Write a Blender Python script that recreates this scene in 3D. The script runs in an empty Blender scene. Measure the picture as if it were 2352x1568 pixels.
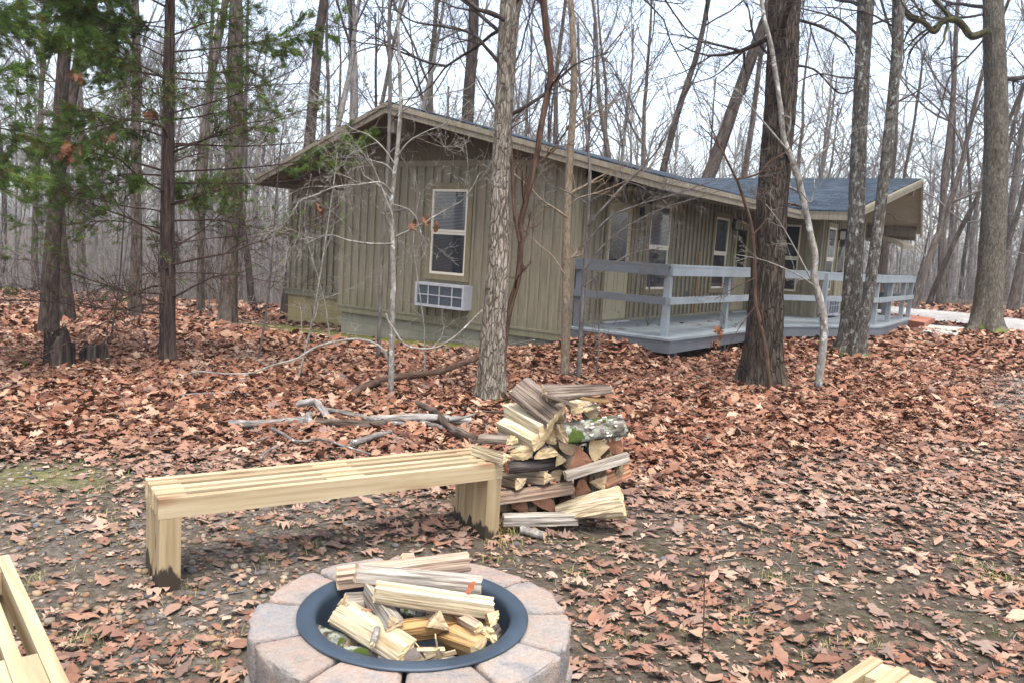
import bpy, math, random
import numpy as np
from mathutils import Vector, Matrix

SC = bpy.context.scene
COL = SC.collection
rng = random.Random(7)
NR = np.random.default_rng(7)

# ------------------------------------------------------------------ camera model (real camera, used to survey the photo)
FPX, CXP, CYP, EYE = 1880.0, 1176.0, 784.0, 1.6
_p, _r = math.radians(6.55), math.radians(3.5)
FW = np.array([0, math.cos(_p), -math.sin(_p)])
_u0 = np.array([0, math.sin(_p), math.cos(_p)])
_r0 = np.array([1.0, 0, 0])
RT = math.cos(_r) * _r0 + math.sin(_r) * _u0
UP = -math.sin(_r) * _r0 + math.cos(_r) * _u0
EYEP = np.array([0, 0, EYE])


def ray(x, y):
    return (x - CXP) / FPX * RT - (y - CYP) / FPX * UP + FW


def at(x, y, Y):
    d = ray(x, y)
    return EYEP + d * Y / d[1]


def flat(x, y, z=0.0):
    d = ray(x, y)
    return EYEP + d * (z - EYE) / d[2]


def grd(x, y):
    """ground point under a surveyed sight line"""
    P = flat(x, y, 0)
    for _ in range(12):
        P = flat(x, y, gz(P[0], P[1]))
    return P


def sig(v):
    return 1 / (1 + np.exp(-np.clip(v, -40, 40)))


# house frame: C1 = right corner of the gable wall, T = along the gable wall, W = along the deck wall
C1 = np.array([0.95, 13.30, 0.0])
_a = math.radians(55)
WD = np.array([math.cos(_a), math.sin(_a), 0])
TD = np.array([math.sin(_a), -math.cos(_a), 0])


def HW(t, w, z):
    return C1 + TD * t + WD * w + np.array([0, 0, z])


# ------------------------------------------------------------------ terrain
def _hash(i, j, s):
    n = np.sin(i * 127.1 + j * 311.7 + s * 74.7) * 43758.5453
    return n - np.floor(n)


def vnoise(x, y, s=0):
    x = np.asarray(x, float); y = np.asarray(y, float)
    i = np.floor(x); j = np.floor(y)
    fx = x - i; fy = y - j
    fx = fx * fx * (3 - 2 * fx); fy = fy * fy * (3 - 2 * fy)
    a = _hash(i, j, s); b = _hash(i + 1, j, s); c = _hash(i, j + 1, s); d = _hash(i + 1, j + 1, s)
    return (a * (1 - fx) + b * fx) * (1 - fy) + (c * (1 - fx) + d * fx) * fy


def fnoise(x, y, s=0, o=3):
    r = 0; amp = 1; tot = 0
    for k in range(o):
        r = r + amp * vnoise(np.asarray(x) * 2 ** k, np.asarray(y) * 2 ** k, s + k); tot += amp; amp *= .5
    return r / tot


_B1 = HW(0.9, -0.75, 0)


def gz(x, y):
    x = np.asarray(x, float); y = np.asarray(y, float)
    left = sig(-(x + 0.6) / 1.1)
    z = -0.036 * left * np.maximum(0, y - 6) * sig((40 - y) / 6)
    z = z + 0.24 * sig((x - 5) / 1.5) * sig((y - 16) / 2.5)
    z = z + 0.26 * np.exp(-(((x - _B1[0]) / 0.75) ** 2 + ((y - _B1[1]) / 0.6) ** 2))
    z = z + 0.08 * np.exp(-(((x - 0.9) / 1.2) ** 2 + ((y - 12.9) / 1.0) ** 2))
    yc = 22 + 24 * sig((x - 6) / 3.5)
    d = np.maximum(0, y - yc)
    z = z - 0.12 * (np.minimum(d, 38) - 6 * (1 - np.exp(-np.minimum(d, 38) / 6)))
    z = z + 0.05 * np.maximum(0, d - 60)
    z = z + 0.05 * (fnoise(x * .45, y * .45, 3) - .5) * sig((y - 5) / 1.0)
    z = z + 0.025 * (fnoise(x * 1.7, y * 1.7, 5) - .5)
    return z


# ------------------------------------------------------------------ mesh builder
_RC = {}; _FC = {}


def _ring(k):
    if k not in _RC:
        th = np.arange(k) * 2 * math.pi / k; _RC[k] = (np.cos(th), np.sin(th))
    return _RC[k]


def _tubefaces(n, k):
    if (n, k) not in _FC:
        q = np.arange(n - 1)[:, None] * k; j = np.arange(k)[None]; j2 = (j + 1) % k
        _FC[(n, k)] = np.stack([q + j, q + j2, q + k + j2, q + k + j], -1).reshape(-1, 4)
    return _FC[(n, k)]


class MB:
    def __init__(s):
        s.v = []; s.f = []; s.m = []; s.c = []; s.t = []; s.n = 0; s.sm = []

    def add(s, verts, faces, mat=0, col=(1, 1, 1), tc=None, smooth=False):
        verts = np.asarray(verts, float).reshape(-1, 3)
        k = s.n
        s.v.append(verts); s.n += len(verts)
        if tc is None: tc = verts
        s.t.append(np.asarray(tc, float))
        c = np.asarray(col, float)
        s.c.append(np.broadcast_to(c, (len(verts), 3)) if c.ndim == 1 else c)
        s.f.append((k, faces, mat, smooth))
        return k

    def box(s, o, ax, ay, az, mat=0, col=(1, 1, 1)):
        """box from corner o spanned by three vectors"""
        o, ax, ay, az = [np.asarray(q, float) for q in (o, ax, ay, az)]
        V = [o, o + ax, o + ax + ay, o + ay, o + az, o + ax + az, o + ax + ay + az, o + ay + az]
        F = [(0, 3, 2, 1), (4, 5, 6, 7), (0, 1, 5, 4), (1, 2, 6, 5), (2, 3, 7, 6), (3, 0, 4, 7)]
        if np.dot(np.cross(ax, ay), az) < 0: F = [f[::-1] for f in F]
        lx, ly, lz = [np.linalg.norm(q) for q in (ax, ay, az)]
        T = [(0, 0, 0), (lx, 0, 0), (lx, ly, 0), (0, ly, 0), (0, 0, lz), (lx, 0, lz), (lx, ly, lz), (0, ly, lz)]
        r = np.array([rng.uniform(0, 9), rng.uniform(0, 9), rng.uniform(0, 9)])
        s.add(V, F, mat, col, np.array(T) + r)

    def prism(s, poly, ext, mat=0, mat_side=None, col=(1, 1, 1), mat_bot=None, tc=None):
        P = np.asarray(poly, float); n = len(P); E = np.asarray(ext, float)
        V = np.vstack([P, P + E])
        if tc is None: T = V
        else: T = np.vstack([tc, tc])
        nn = np.zeros(3)
        for i in range(n): nn += np.cross(P[i], P[(i + 1) % n])
        up = np.dot(nn, E) > 0
        top = tuple(range(n, 2 * n)); bot = tuple(range(n))[::-1]
        side = [(i, (i + 1) % n, n + (i + 1) % n, n + i) for i in range(n)]
        if not up:
            top = top[::-1]; bot = bot[::-1]; side = [q[::-1] for q in side]
        k = s.add(V, [top], mat, col, T)
        ms = mat if mat_side is None else mat_side
        mb_ = ms if mat_bot is None else mat_bot
        s.f.append((k, [bot], mb_, False)); s.f.append((k, side, ms, False))

    def tube(s, pts, rad, sides=6, mat=0, col=(1, 1, 1), smooth=True, cap=True, rough=0.0, seed=0):
        P = np.asarray(pts, float); n = len(P)
        R = np.broadcast_to(np.asarray(rad, float), (n,))
        d = np.empty((n, 3)); d[1:-1] = P[2:] - P[:-2]; d[0] = P[1] - P[0]; d[-1] = P[-1] - P[-2]
        seg = P[1:] - P[:-1]; sl = np.sqrt((seg * seg).sum(1)); Ls = np.zeros(n); np.cumsum(sl, out=Ls[1:])
        ct, st = _ring(sides)
        ax, ay, az = (1.0, 0.0, 0.0) if abs(d[0][0]) < .8 * math.sqrt(d[0] @ d[0]) else (0.0, 1.0, 0.0)
        U = []; Wv = []
        for dx, dy, dz in d.tolist():
            l = 1 / (math.sqrt(dx * dx + dy * dy + dz * dz) + 1e-12); dx *= l; dy *= l; dz *= l
            q = ax * dx + ay * dy + az * dz; ux = ax - dx * q; uy = ay - dy * q; uz = az - dz * q
            l = 1 / (math.sqrt(ux * ux + uy * uy + uz * uz) + 1e-12); ux *= l; uy *= l; uz *= l
            U.append((ux, uy, uz)); Wv.append((dy * uz - dz * uy, dz * ux - dx * uz, dx * uy - dy * ux)); ax, ay, az = ux, uy, uz
        U = np.array(U); Wv = np.array(Wv)
        RR = R[:, None] * np.ones(sides)
        if rough:
            RR = RR * (1 + rough * (vnoise(ct[None] * 2 + 9 + seed, st[None] * 2 + Ls[:, None] * 3 + np.arange(n)[:, None] * .37, seed) - .5) * 2)
        V = P[:, None] + (RR * ct)[..., None] * U[:, None] + (RR * st)[..., None] * Wv[:, None]
        T = np.empty((n, sides, 3)); T[..., 0] = R[:, None] * ct; T[..., 1] = R[:, None] * st; T[..., 2] = Ls[:, None]
        k = s.add(V.reshape(-1, 3), _tubefaces(n, sides), mat, col, T.reshape(-1, 3), smooth)
        if cap:
            s.f.append((k, [tuple(range((n - 1) * sides, n * sides)), tuple(range(sides))[::-1]], mat, False))

    def arrays(s):
        v = np.vstack(s.v) if s.v else np.zeros((0, 3))
        li = []; ls = []; mi = []; sm = []; pos = 0
        for k, F, m, smo in s.f:
            if isinstance(F, np.ndarray):
                w = F.shape[1]
                li.append((F + k).ravel()); ls.append(pos + np.arange(len(F)) * w); pos += F.size
                mi.append(np.full(len(F), m)); sm.append(np.full(len(F), smo))
            else:
                for f in F:
                    li.append(np.asarray(f) + k); ls.append(np.array([pos])); pos += len(f)
                    mi.append(np.array([m])); sm.append(np.array([smo]))
        return v, np.concatenate(li), np.concatenate(ls), np.concatenate(mi), np.concatenate(sm)

    def mesh(s, name, mats, origin=(0, 0, 0)):
        v, li, ls, mi, sm = s.arrays()
        v = v - np.asarray(origin)
        me = bpy.data.meshes.new(name)
        me.vertices.add(len(v)); me.vertices.foreach_set('co', v.ravel())
        me.loops.add(len(li)); me.loops.foreach_set('vertex_index', li.astype(np.int32))
        me.polygons.add(len(ls)); me.polygons.foreach_set('loop_start', ls.astype(np.int32))
        for m in mats: me.materials.append(m)
        me.polygons.foreach_set('material_index', mi.astype(np.int32))
        me.polygons.foreach_set('use_smooth', sm.astype(bool))
        a = me.attributes.new('tc', 'FLOAT_VECTOR', 'POINT'); a.data.foreach_set('vector', np.vstack(s.t).ravel())
        c = np.vstack(s.c); c4 = np.ones((len(c), 4)); c4[:, :3] = c
        a = me.attributes.new('col', 'FLOAT_COLOR', 'POINT'); a.data.foreach_set('color', c4.ravel())
        me.update(calc_edges=True)
        me.validate()
        return me

    def build(s, name, mats, origin=(0, 0, 0), label=None, cat=None, group=None, kind=None):
        """one top-level mesh object; verts were given in world coordinates"""
        if not isinstance(mats, (list, tuple)): mats = [mats]
        o = bpy.data.objects.new(name, s.mesh(name, mats, origin)); COL.objects.link(o)
        o.location = origin; o_org[o.name] = np.asarray(origin, float)
        return tag(o, label, cat, group, kind)


o_org = {}


def tag(o, label=None, cat=None, group=None, kind=None):
    if label: o['label'] = label
    if cat: o['category'] = cat
    if group: o['group'] = group
    if kind: o['kind'] = kind
    return o


def thing(name, loc, label, cat, group=None):
    o = bpy.data.objects.new(name, None); COL.objects.link(o)
    o.empty_display_size = .2
    o.location = loc; o_org[o.name] = np.asarray(loc, float)
    return tag(o, label, cat, group)


def part(mb, name, mats, parent, label=None):
    """child mesh; verts were given in world coordinates"""
    if not isinstance(mats, (list, tuple)): mats = [mats]
    org = o_org[parent.name]
    me = mb.mesh(name, mats, org)
    o = bpy.data.objects.new(name, me); COL.objects.link(o); o.parent = parent
    o_org[o.name] = org
    if label: o['label'] = label
    return o


def copy_tree(o, parent=None):
    c = o.copy(); COL.objects.link(c)
    if parent: c.parent = parent
    for ch in o.children: copy_tree(ch, c)
    return c


# ------------------------------------------------------------------ materials
def lin(r, g, b):
    return tuple((v / 255 / 12.92 if v <= 10 else ((v / 255 + .055) / 1.055) ** 2.4) for v in (r, g, b))


class NT:
    def __init__(s, name, rough=.8, spec=.3):
        s.m = bpy.data.materials.new(name); s.m.use_nodes = True
        s.t = s.m.node_tree; s.t.nodes.clear()
        s.out = s.n('ShaderNodeOutputMaterial')
        s.b = s.n('ShaderNodeBsdfPrincipled')
        s.b.inputs['Roughness'].default_value = rough
        s.b.inputs['Specular IOR Level'].default_value = spec
        s.l(s.b.outputs[0], s.out.inputs[0])

    def n(s, t, **kw):
        q = s.t.nodes.new(t)
        for k, v in kw.items():
            if k.startswith('_'): setattr(q, k[1:], v)
        return q

    def l(s, a, b): s.t.links.new(a, b)

    def coord(s, kind='tc', scale=(1, 1, 1)):
        if kind == 'Object':
            c = s.n('ShaderNodeTexCoord').outputs['Object']
        elif kind == 'World':
            c = s.n('ShaderNodeNewGeometry').outputs['Position']
        else:
            c = s.n('ShaderNodeAttribute', _attribute_name=kind).outputs['Vector']
        mp = s.n('ShaderNodeMapping'); mp.inputs['Scale'].default_value = scale
        s.l(c, mp.inputs[0])
        return mp.outputs[0]

    def noise(s, co, sc=5, det=4, ro=.55, dist=0.0):
        q = s.n('ShaderNodeTexNoise'); s.l(co, q.inputs['Vector'])
        q.inputs['Scale'].default_value = sc; q.inputs['Detail'].default_value = det
        q.inputs['Roughness'].default_value = ro; q.inputs['Distortion'].default_value = dist
        return q.outputs[0]

    def ramp(s, fac, stops):
        q = s.n('ShaderNodeValToRGB'); s.l(fac, q.inputs[0])
        e = q.color_ramp.elements
        while len(e) < len(stops): e.new(.5)
        for el, (p, c) in zip(e, stops):
            el.position = p
            el.color = (c, c, c, 1) if isinstance(c, (int, float)) else (*c, 1)
        return q.outputs[0]

    def mix(s, f, a, b, mode='MIX'):
        q = s.n('ShaderNodeMix', _data_type='RGBA', _blend_type=mode)
        for v, i in ((f, q.inputs[0]), (a, q.inputs[6]), (b, q.inputs[7])):
            if isinstance(v, (int, float)): i.default_value = v if i == q.inputs[0] else (v, v, v, 1)
            elif isinstance(v, tuple): i.default_value = (*v, 1)
            else: s.l(v, i)
        return q.outputs[2]

    def math(s, op, a, b=0.0, c=None):
        q = s.n('ShaderNodeMath', _operation=op)
        for v, i in ((a, q.inputs[0]), (b, q.inputs[1])) + (((c, q.inputs[2]),) if c is not None else ()):
            if isinstance(v, (int, float)): i.default_value = v
            else: s.l(v, i)
        return q.outputs[0]

    def attr(s, name='col'):
        return s.n('ShaderNodeAttribute', _attribute_name=name).outputs['Color']

    def color(s, c):
        if isinstance(c, tuple): s.b.inputs['Base Color'].default_value = (*c, 1)
        else: s.l(c, s.b.inputs['Base Color'])
        return s

    def bump(s, h, strength=.5, dist=.01):
        q = s.n('ShaderNodeBump'); q.inputs['Strength'].default_value = strength
        q.inputs['Distance'].default_value = dist
        s.l(h, q.inputs['Height']); s.l(q.outputs[0], s.b.inputs['Normal'])
        return s


def bark(name, dark, mid, light, sc=26, zs=.16, bump=.012, lichen=None, moss=None, mossz=.35, strength=.9, plates=None):
    k = NT(name, .92, .15)
    co = k.coord('tc', (1, 1, zs))
    a = k.noise(co, sc, 5, .62, .6)
    b = k.noise(k.coord('tc', (1, 1, .5)), 4, 3)
    c = k.ramp(a, [(.33, dark), (.5, mid), (.68, light)])
    if plates:
        wob = k.n('ShaderNodeVectorMath', _operation='MULTIPLY_ADD'); nz = k.n('ShaderNodeTexNoise'); k.l(k.coord('tc', (1, 1, .4)), nz.inputs['Vector']); nz.inputs['Scale'].default_value = 14
        k.l(nz.outputs[1], wob.inputs[0]); wob.inputs[1].default_value = (.05, .05, .02); k.l(k.coord('tc', (1, 1, plates[1])), wob.inputs[2])
        v = k.n('ShaderNodeTexVoronoi', _feature='DISTANCE_TO_EDGE'); k.l(wob.outputs[0], v.inputs[0]); v.inputs['Scale'].default_value = plates[0]
        e = k.ramp(v.outputs[0], [(.01, 0), (.11, 1)])
        c = k.mix(k.math('MULTIPLY_ADD', e, -.7, .7), c, dark)
        a = k.math('ADD', k.math('MULTIPLY', a, .5), k.math('MULTIPLY', e, .6))
    c = k.mix(.55, c, k.ramp(b, [(.3, (.62, .6, .6)), (.7, (1.25, 1.22, 1.2))]), 'MULTIPLY')
    if lichen:
        l = k.noise(k.coord('tc', (1, 1, .6)), 13, 5, .7)
        c = k.mix(k.ramp(l, [(.56, 0), (.63, 1)]), c, lichen)
    if moss:
        sx = k.n('ShaderNodeSeparateXYZ'); k.l(k.coord('Object'), sx.inputs[0])
        z = k.math('MULTIPLY_ADD', sx.outputs[2], -1 / mossz, 1.0)
        z = k.math('ADD', z, k.math('MULTIPLY_ADD', k.noise(k.coord('Object'), 6, 4), 2.4, -1.75))
        c = k.mix(k.ramp(z, [(.05, 0), (.4, 1)]), c, k.mix(k.noise(k.coord('Object'), 40, 3), moss, tuple(v * 2.2 for v in moss)))
    k.color(k.mix(1.0, c, k.attr(), 'MULTIPLY'))
    k.bump(a, strength, bump)
    return k.m


def wood(name, a, b, c, along=0, sc=30, rough=.7, bump=.004, coord='tc', stain=None, strength=.6, ringy=.0):
    k = NT(name, rough, .25)
    s = [1, 1, 1]; s[along] = .075
    co = k.coord(coord, tuple(s))
    n1 = k.noise(co, sc, 5, .6, .35)
    n2 = k.noise(co, sc * .22, 3, .5, .5)
    col = k.ramp(n1, [(.3, a), (.5, b), (.7, c)])
    col = k.mix(.6, col, k.ramp(n2, [(.3, (.7, .66, .6)), (.65, (1.18, 1.18, 1.18))]), 'MULTIPLY')
    if stain:
        st = k.noise(k.coord(coord, (1, 1, 1)), 3.2, 4, .6, .3)
        col = k.mix(k.ramp(st, [(.52, 0), (.66, .85)]), col, stain)
    n3 = k.noise(k.coord(coord, tuple(.02 if v == along else 1 for v in range(3))), sc * 3.2, 3, .6)
    col = k.mix(.8, col, k.ramp(n3, [(.38, (.36, .31, .27)), (.48, (1, 1, 1)), (.7, (1.1, 1.1, 1.1))]), 'MULTIPLY')
    k.color(k.mix(1.0, col, k.attr(), 'MULTIPLY'))
    k.bump(k.math('ADD', n1, k.math('MULTIPLY', n3, .5)), strength, bump)
    return k.m


M = {}
M['bark_shag'] = bark('bark_pale_plated', (.0723, .0553, .0408), (.221, .189, .146), (.374, .336, .281), 30, .3, .02, plates=(34, .2), moss=(.05, .075, .01), mossz=.16)
M['bark_oak'] = bark('bark_dark_furrowed', (.024, .018, .0135), (.0638, .0495, .0375), (.128, .104, .084), 26, .22, .03, plates=(26, .16), lichen=None, moss=(.07, .085, .03), mossz=.14)
M['bark_grey'] = bark('bark_grey_lichen', (.0396, .033, .0264), (.112, .099, .0825), (.198, .182, .155), 30, .3, .015, plates=(26, .2), lichen=(.34, .35, .31), moss=(.06, .09, .01), mossz=.22)
M['bark_right'] = bark('bark_olive_grey', (.0496, .0422, .031), (.124, .108, .0837), (.192, .174, .14), 24, .35, .012, plates=(20, .25), moss=(.07, .09, .02), mossz=.3)
M['bark_wood'] = bark('bark_woodland', (.036, .028, .022), (.1, .08, .064), (.18, .152, .128), 20, .2, .012)
M['bark_wood_dark'] = bark('bark_woodland_dark', (.02, .015, .012), (.055, .042, .034), (.105, .084, .07), 20, .2, .012)
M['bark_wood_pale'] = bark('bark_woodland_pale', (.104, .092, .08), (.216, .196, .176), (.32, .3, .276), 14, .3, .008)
M['twig_grey'] = bark('twig_grey', (.063, .0546, .049), (.133, .119, .108), (.21, .193, .178), 20, .3, .002)
M['twig_pale'] = bark('twig_pale', (.1, .085, .078), (.19, .168, .155), (.28, .255, .24), 20, .3, .002)
M['twig_dark'] = bark('twig_dark', (.028, .0216, .0192), (.06, .048, .0416), (.104, .088, .08), 20, .3, .002)
M['bark_sap'] = bark('bark_sapling_pale', (.117, .104, .0855), (.234, .216, .184), (.342, .324, .288), 30, .5, .003, lichen=(.55, .55, .52))
M['bark_tan'] = bark('bark_sapling_tan', (.12, .0863, .0525), (.225, .176, .124), (.315, .262, .199), 46, .35, .006)
M['bark_brown'] = bark('bark_vine_brown', (.036, .0208, .0144), (.092, .056, .0384), (.152, .1, .072), 26, .2, .006)
M['bark_cedar'] = bark('bark_cedar', (.02, .013, .011), (.066, .046, .038), (.14, .102, .086), 34, .1, .01)
M['twig_cedar'] = bark('twig_cedar', (.03, .0188, .015), (.0788, .051, .039), (.128, .09, .0713), 30, .3, .002)
M['branch_grey'] = bark('deadwood_grey', (.0638, .0553, .0467), (.17, .153, .136), (.306, .289, .268), 30, .2, .006, lichen=(.5, .49, .46))
M['branch_dark'] = bark('deadwood_dark', (.025, .018, .013), (.085, .06, .045), (.2, .16, .13), 24, .15, .01)
M['branch_white'] = bark('deadwood_bleached', (.11, .098, .085), (.25, .23, .205), (.42, .4, .37), 24, .15, .006)
M['stump'] = bark('stump_rotten', (.008, .006, .005), (.026, .02, .016), (.11, .088, .07), 18, .12, .03, moss=(.05, .06, .015), mossz=.1)
M['moss_limb'] = bark('limb_mossy', (.02, .017, .01), (.05, .045, .02), (.1, .1, .03), 18, .6, .012)

M['pine'] = wood('new_pine', (.38, .29, .17), (.46, .37, .23), (.53, .44, .3), 0, 34, .6, .0012)
M['split_pale'] = wood('split_wood_pale', (.31, .23, .13), (.465, .385, .255), (.57, .51, .385), 0, 42, .75, .006, strength=.9)
M['split_tan'] = wood('split_wood_tan', (.22, .154, .0924), (.378, .29, .189), (.493, .409, .295), 0, 46, .8, .006, strength=.9)
M['split_grey'] = wood('split_wood_weathered', (.117, .099, .081), (.315, .279, .23), (.486, .436, .369), 0, 52, .85, .005, strength=.9)
M['split_red'] = wood('split_wood_red', (.22, .09, .045), (.4, .19, .1), (.53, .3, .18), 0, 40, .8, .006, strength=.9)
M['split_orange'] = wood('split_wood_orange', (.252, .126, .045), (.387, .234, .09), (.495, .342, .171), 0, 34, .75, .006, strength=.9)
M['split_pink'] = wood('split_wood_pink', (.272, .17, .115), (.408, .293, .212), (.51, .408, .315), 0, 42, .8, .005, strength=.9)
M['log_bark'] = wood('log_bark', (.05, .036, .026), (.17, .13, .1), (.33, .275, .22), 0, 30, .95, .02, strength=1)
M['log_bark_dark'] = wood('log_bark_dark', (.012, .009, .008), (.05, .04, .034), (.16, .14, .125), 0, 26, .9, .02, strength=1)


def endgrain(name, a, b):
    k = NT(name, .85, .2)
    co = k.coord('tc', (0, 1, 1))
    w = k.n('ShaderNodeTexWave', _wave_type='RINGS', _rings_direction='X'); k.l(co, w.inputs[0])
    w.inputs['Scale'].default_value = 38; w.inputs['Distortion'].default_value = 2.2; w.inputs['Detail'].default_value = 3
    n = k.noise(k.coord('tc'), 18, 4)
    c = k.mix(k.math('MULTIPLY', w.outputs[1], .45), a, b)
    c = k.mix(.75, c, k.ramp(n, [(.28, (.62, .55, .48)), (.62, (1.15, 1.15, 1.15))]), 'MULTIPLY')
    k.color(k.mix(1.0, c, k.attr(), 'MULTIPLY')); k.bump(n, .5, .004)
    return k.m


M['end_pale'] = endgrain('end_grain_pale', (.55, .43, .25), (.42, .305, .15))
M['end_red'] = endgrain('end_grain_red', (.4, .2, .12), (.28, .12, .065))
M['end_tan'] = endgrain('end_grain_tan', (.43, .33, .205), (.32, .23, .13))


def mossbark():
    k = NT('log_bark_mossy', .95, .1)
    n0 = k.noise(k.coord('tc', (.3, 1, 1)), 22, 5, .65)
    c = k.ramp(n0, [(.35, (.03, .024, .018)), (.5, (.12, .1, .08)), (.66, (.27, .25, .22))])
    l = k.noise(k.coord('tc'), 16, 5, .7, .4)
    c = k.mix(k.ramp(l, [(.5, 0), (.56, 1)]), c, (.25, .265, .21))
    m = k.noise(k.coord('tc'), 9, 4, .6)
    c = k.mix(k.ramp(m, [(.57, 0), (.62, 1)]), c, (.05, .07, .015))
    k.color(k.mix(1.0, c, k.attr(), 'MULTIPLY')); k.bump(k.math('ADD', n0, l), .9, .012)
    return k.m


M['moss_bark'] = mossbark()


def plain(name, col, rough=.6, spec=.4, var=.18, sc=9, bump=.0, bsc=60, metal=0, attr=True, coord='World', dirt=None):
    k = NT(name, rough, spec)
    n = k.noise(k.coord(coord), sc, 5, .6)
    c = k.ramp(n, [(.25, tuple(v * (1 - var) for v in col)), (.75, tuple(v * (1 + var) for v in col))])
    if dirt:
        d = k.noise(k.coord(coord, (1, 1, .35)), sc * .45, 5, .65, .4)
        c = k.mix(k.ramp(d, [(.52, 0), (.72, .7)]), c, dirt)
    k.color(k.mix(1.0, c, k.attr(), 'MULTIPLY') if attr else c)
    k.b.inputs['Metallic'].default_value = metal
    if bump: k.bump(k.noise(k.coord(coord), bsc, 4, .6), .5, bump)
    return k.m


def siding(name, col):
    k = NT(name, .85, .2)
    n = k.noise(k.coord('World', (1, 1, .08)), 26, 5, .65, .2)
    g = k.noise(k.coord('World', (1, 1, .5)), 1.6, 4, .6)
    c = k.ramp(n, [(.3, tuple(v * .72 for v in col)), (.55, col), (.75, tuple(v * 1.18 for v in col))])
    c = k.mix(.6, c, k.ramp(g, [(.3, (.78, .8, .74)), (.7, (1.12, 1.1, 1.1))]), 'MULTIPLY')
    sx = k.n('ShaderNodeSeparateXYZ'); k.l(k.coord('World'), sx.inputs[0])
    z = k.math('ADD', k.math('MULTIPLY_ADD', sx.outputs[2], -1.1, .75), k.math('MULTIPLY_ADD', k.noise(k.coord('World', (1, 1, .25)), 7, 5, .7), 1.4, -.8))
    c = k.mix(k.ramp(z, [(.1, 0), (.6, .5)]), c, (.1, .105, .05))
    k.color(k.mix(1.0, c, k.attr(), 'MULTIPLY')); k.bump(n, .5, .004)
    return k.m


M['siding'] = siding('siding_olive_paint', (.232, .204, .145))
M['soffit_lit'] = siding('soffit_tan_lit', (.37, .315, .225))  # back wing soffit: same paint, lightened, side daylight put into the colour
M['fascia'] = siding('fascia_tan_paint', (.25, .215, .158))
M['soffit'] = siding('soffit_brown_shaded', (.125, .098, .064))  # front wing soffit: overhang shade put into the brown colour
M['casing'] = siding('casing_olive_paint', (.21, .172, .105))
M['sash'] = plain('sash_cream_vinyl', (.62, .565, .455), .5, .4, .06)
M['blind'] = plain('blind_slat', (.17, .18, .19), .5, .4, .05)
M['blind_dark'] = plain('blind_slat_dark', (.035, .038, .045), .5, .4, .05)  # near-black slats, for lower sashes and two whole windows
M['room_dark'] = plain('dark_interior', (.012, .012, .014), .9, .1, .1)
M['door'] = plain('door_paint', (.33, .28, .175), .5, .4, .06)
M['metal_grey'] = plain('grille_grey_metal', (.36, .36, .385), .5, .4, .1, dirt=(.3, .28, .25))
M['grille_dark'] = plain('grille_panel', (.055, .068, .085), .6, .4, .25, 14)
M['lamp_black'] = plain('lantern_black_metal', (.02, .02, .02), .5, .4, .1)
M['lamp_glass'] = plain('lantern_glass', (.5, .47, .38), .2, .5, .1)


def foundation(name, col, dirt):
    k = NT(name, .9, .15)
    co = k.coord('tc', (1, 1, 1))
    b = k.n('ShaderNodeTexBrick'); k.l(co, b.inputs[0])
    b.inputs['Scale'].default_value = 1.0; b.inputs['Mortar Size'].default_value = .006
    b.inputs['Brick Width'].default_value = .4; b.inputs['Row Height'].default_value = .2
    b.inputs['Color1'].default_value = (*col, 1); b.inputs['Color2'].default_value = (*[v * .93 for v in col], 1)
    b.inputs['Mortar'].default_value = (*[v * .7 for v in col], 1)
    n = k.noise(k.coord('World', (1, 1, .6)), 3.5, 5, .65)
    c = k.mix(k.ramp(n, [(.45, 0), (.75, .8)]), b.outputs[0], dirt)
    k.color(c); k.bump(k.noise(k.coord('World'), 60, 3), .4, .004)
    return k.m


M['found'] = foundation('foundation_painted_block', (.235, .22, .165), (.15, .14, .1))
M['found_y'] = foundation('foundation_ochre_block', (.31, .25, .125), (.18, .15, .07))


def shingles():
    k = NT('roof_shingles_slate_blue', .9, .2)
    co = k.coord('tc')
    b = k.n('ShaderNodeTexBrick'); k.l(co, b.inputs[0])
    b.inputs['Scale'].default_value = 1.0; b.inputs['Brick Width'].default_value = .3
    b.inputs['Row Height'].default_value = .14; b.inputs['Mortar Size'].default_value = .012
    b.inputs['Color1'].default_value = (.02, .03, .042, 1); b.inputs['Color2'].default_value = (.056, .076, .098, 1)
    b.inputs['Mortar'].default_value = (.012, .017, .024, 1); b.inputs['Bias'].default_value = -.1
    n = k.noise(co, 60, 3, .7); g = k.noise(co, 1.2, 4)
    c = k.mix(.5, b.outputs[0], k.ramp(n, [(.3, .6), (.7, 1.35)]), 'MULTIPLY')
    c = k.mix(.5, c, k.ramp(g, [(.3, .75), (.7, 1.2)]), 'MULTIPLY')
    k.color(c); k.bump(b.outputs[1], -.6, .012)
    return k.m


M['shingle'] = shingles()


def deckpaint(name, col):
    k = NT(name, .6, .35)
    co = k.coord('World')
    n = k.noise(k.coord('World', (1, 1, 1)), 2.2, 5, .65); f = k.noise(co, 45, 4)
    c = k.ramp(n, [(.3, tuple(v * .8 for v in col)), (.7, tuple(v * 1.12 for v in col))])
    c = k.mix(k.ramp(f, [(.62, 0), (.74, .5)]), c, (.2, .17, .13))
    k.color(k.mix(1.0, c, k.attr(), 'MULTIPLY')); k.bump(f, .3, .002)
    return k.m


M['deck'] = deckpaint('deck_blue_grey_paint', (.215, .24, .248))
M['deck_dark'] = deckpaint('deck_dark_grey_paint', (.108, .116, .124))  # darker than the deck paint; skirt, footings and end rails


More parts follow.
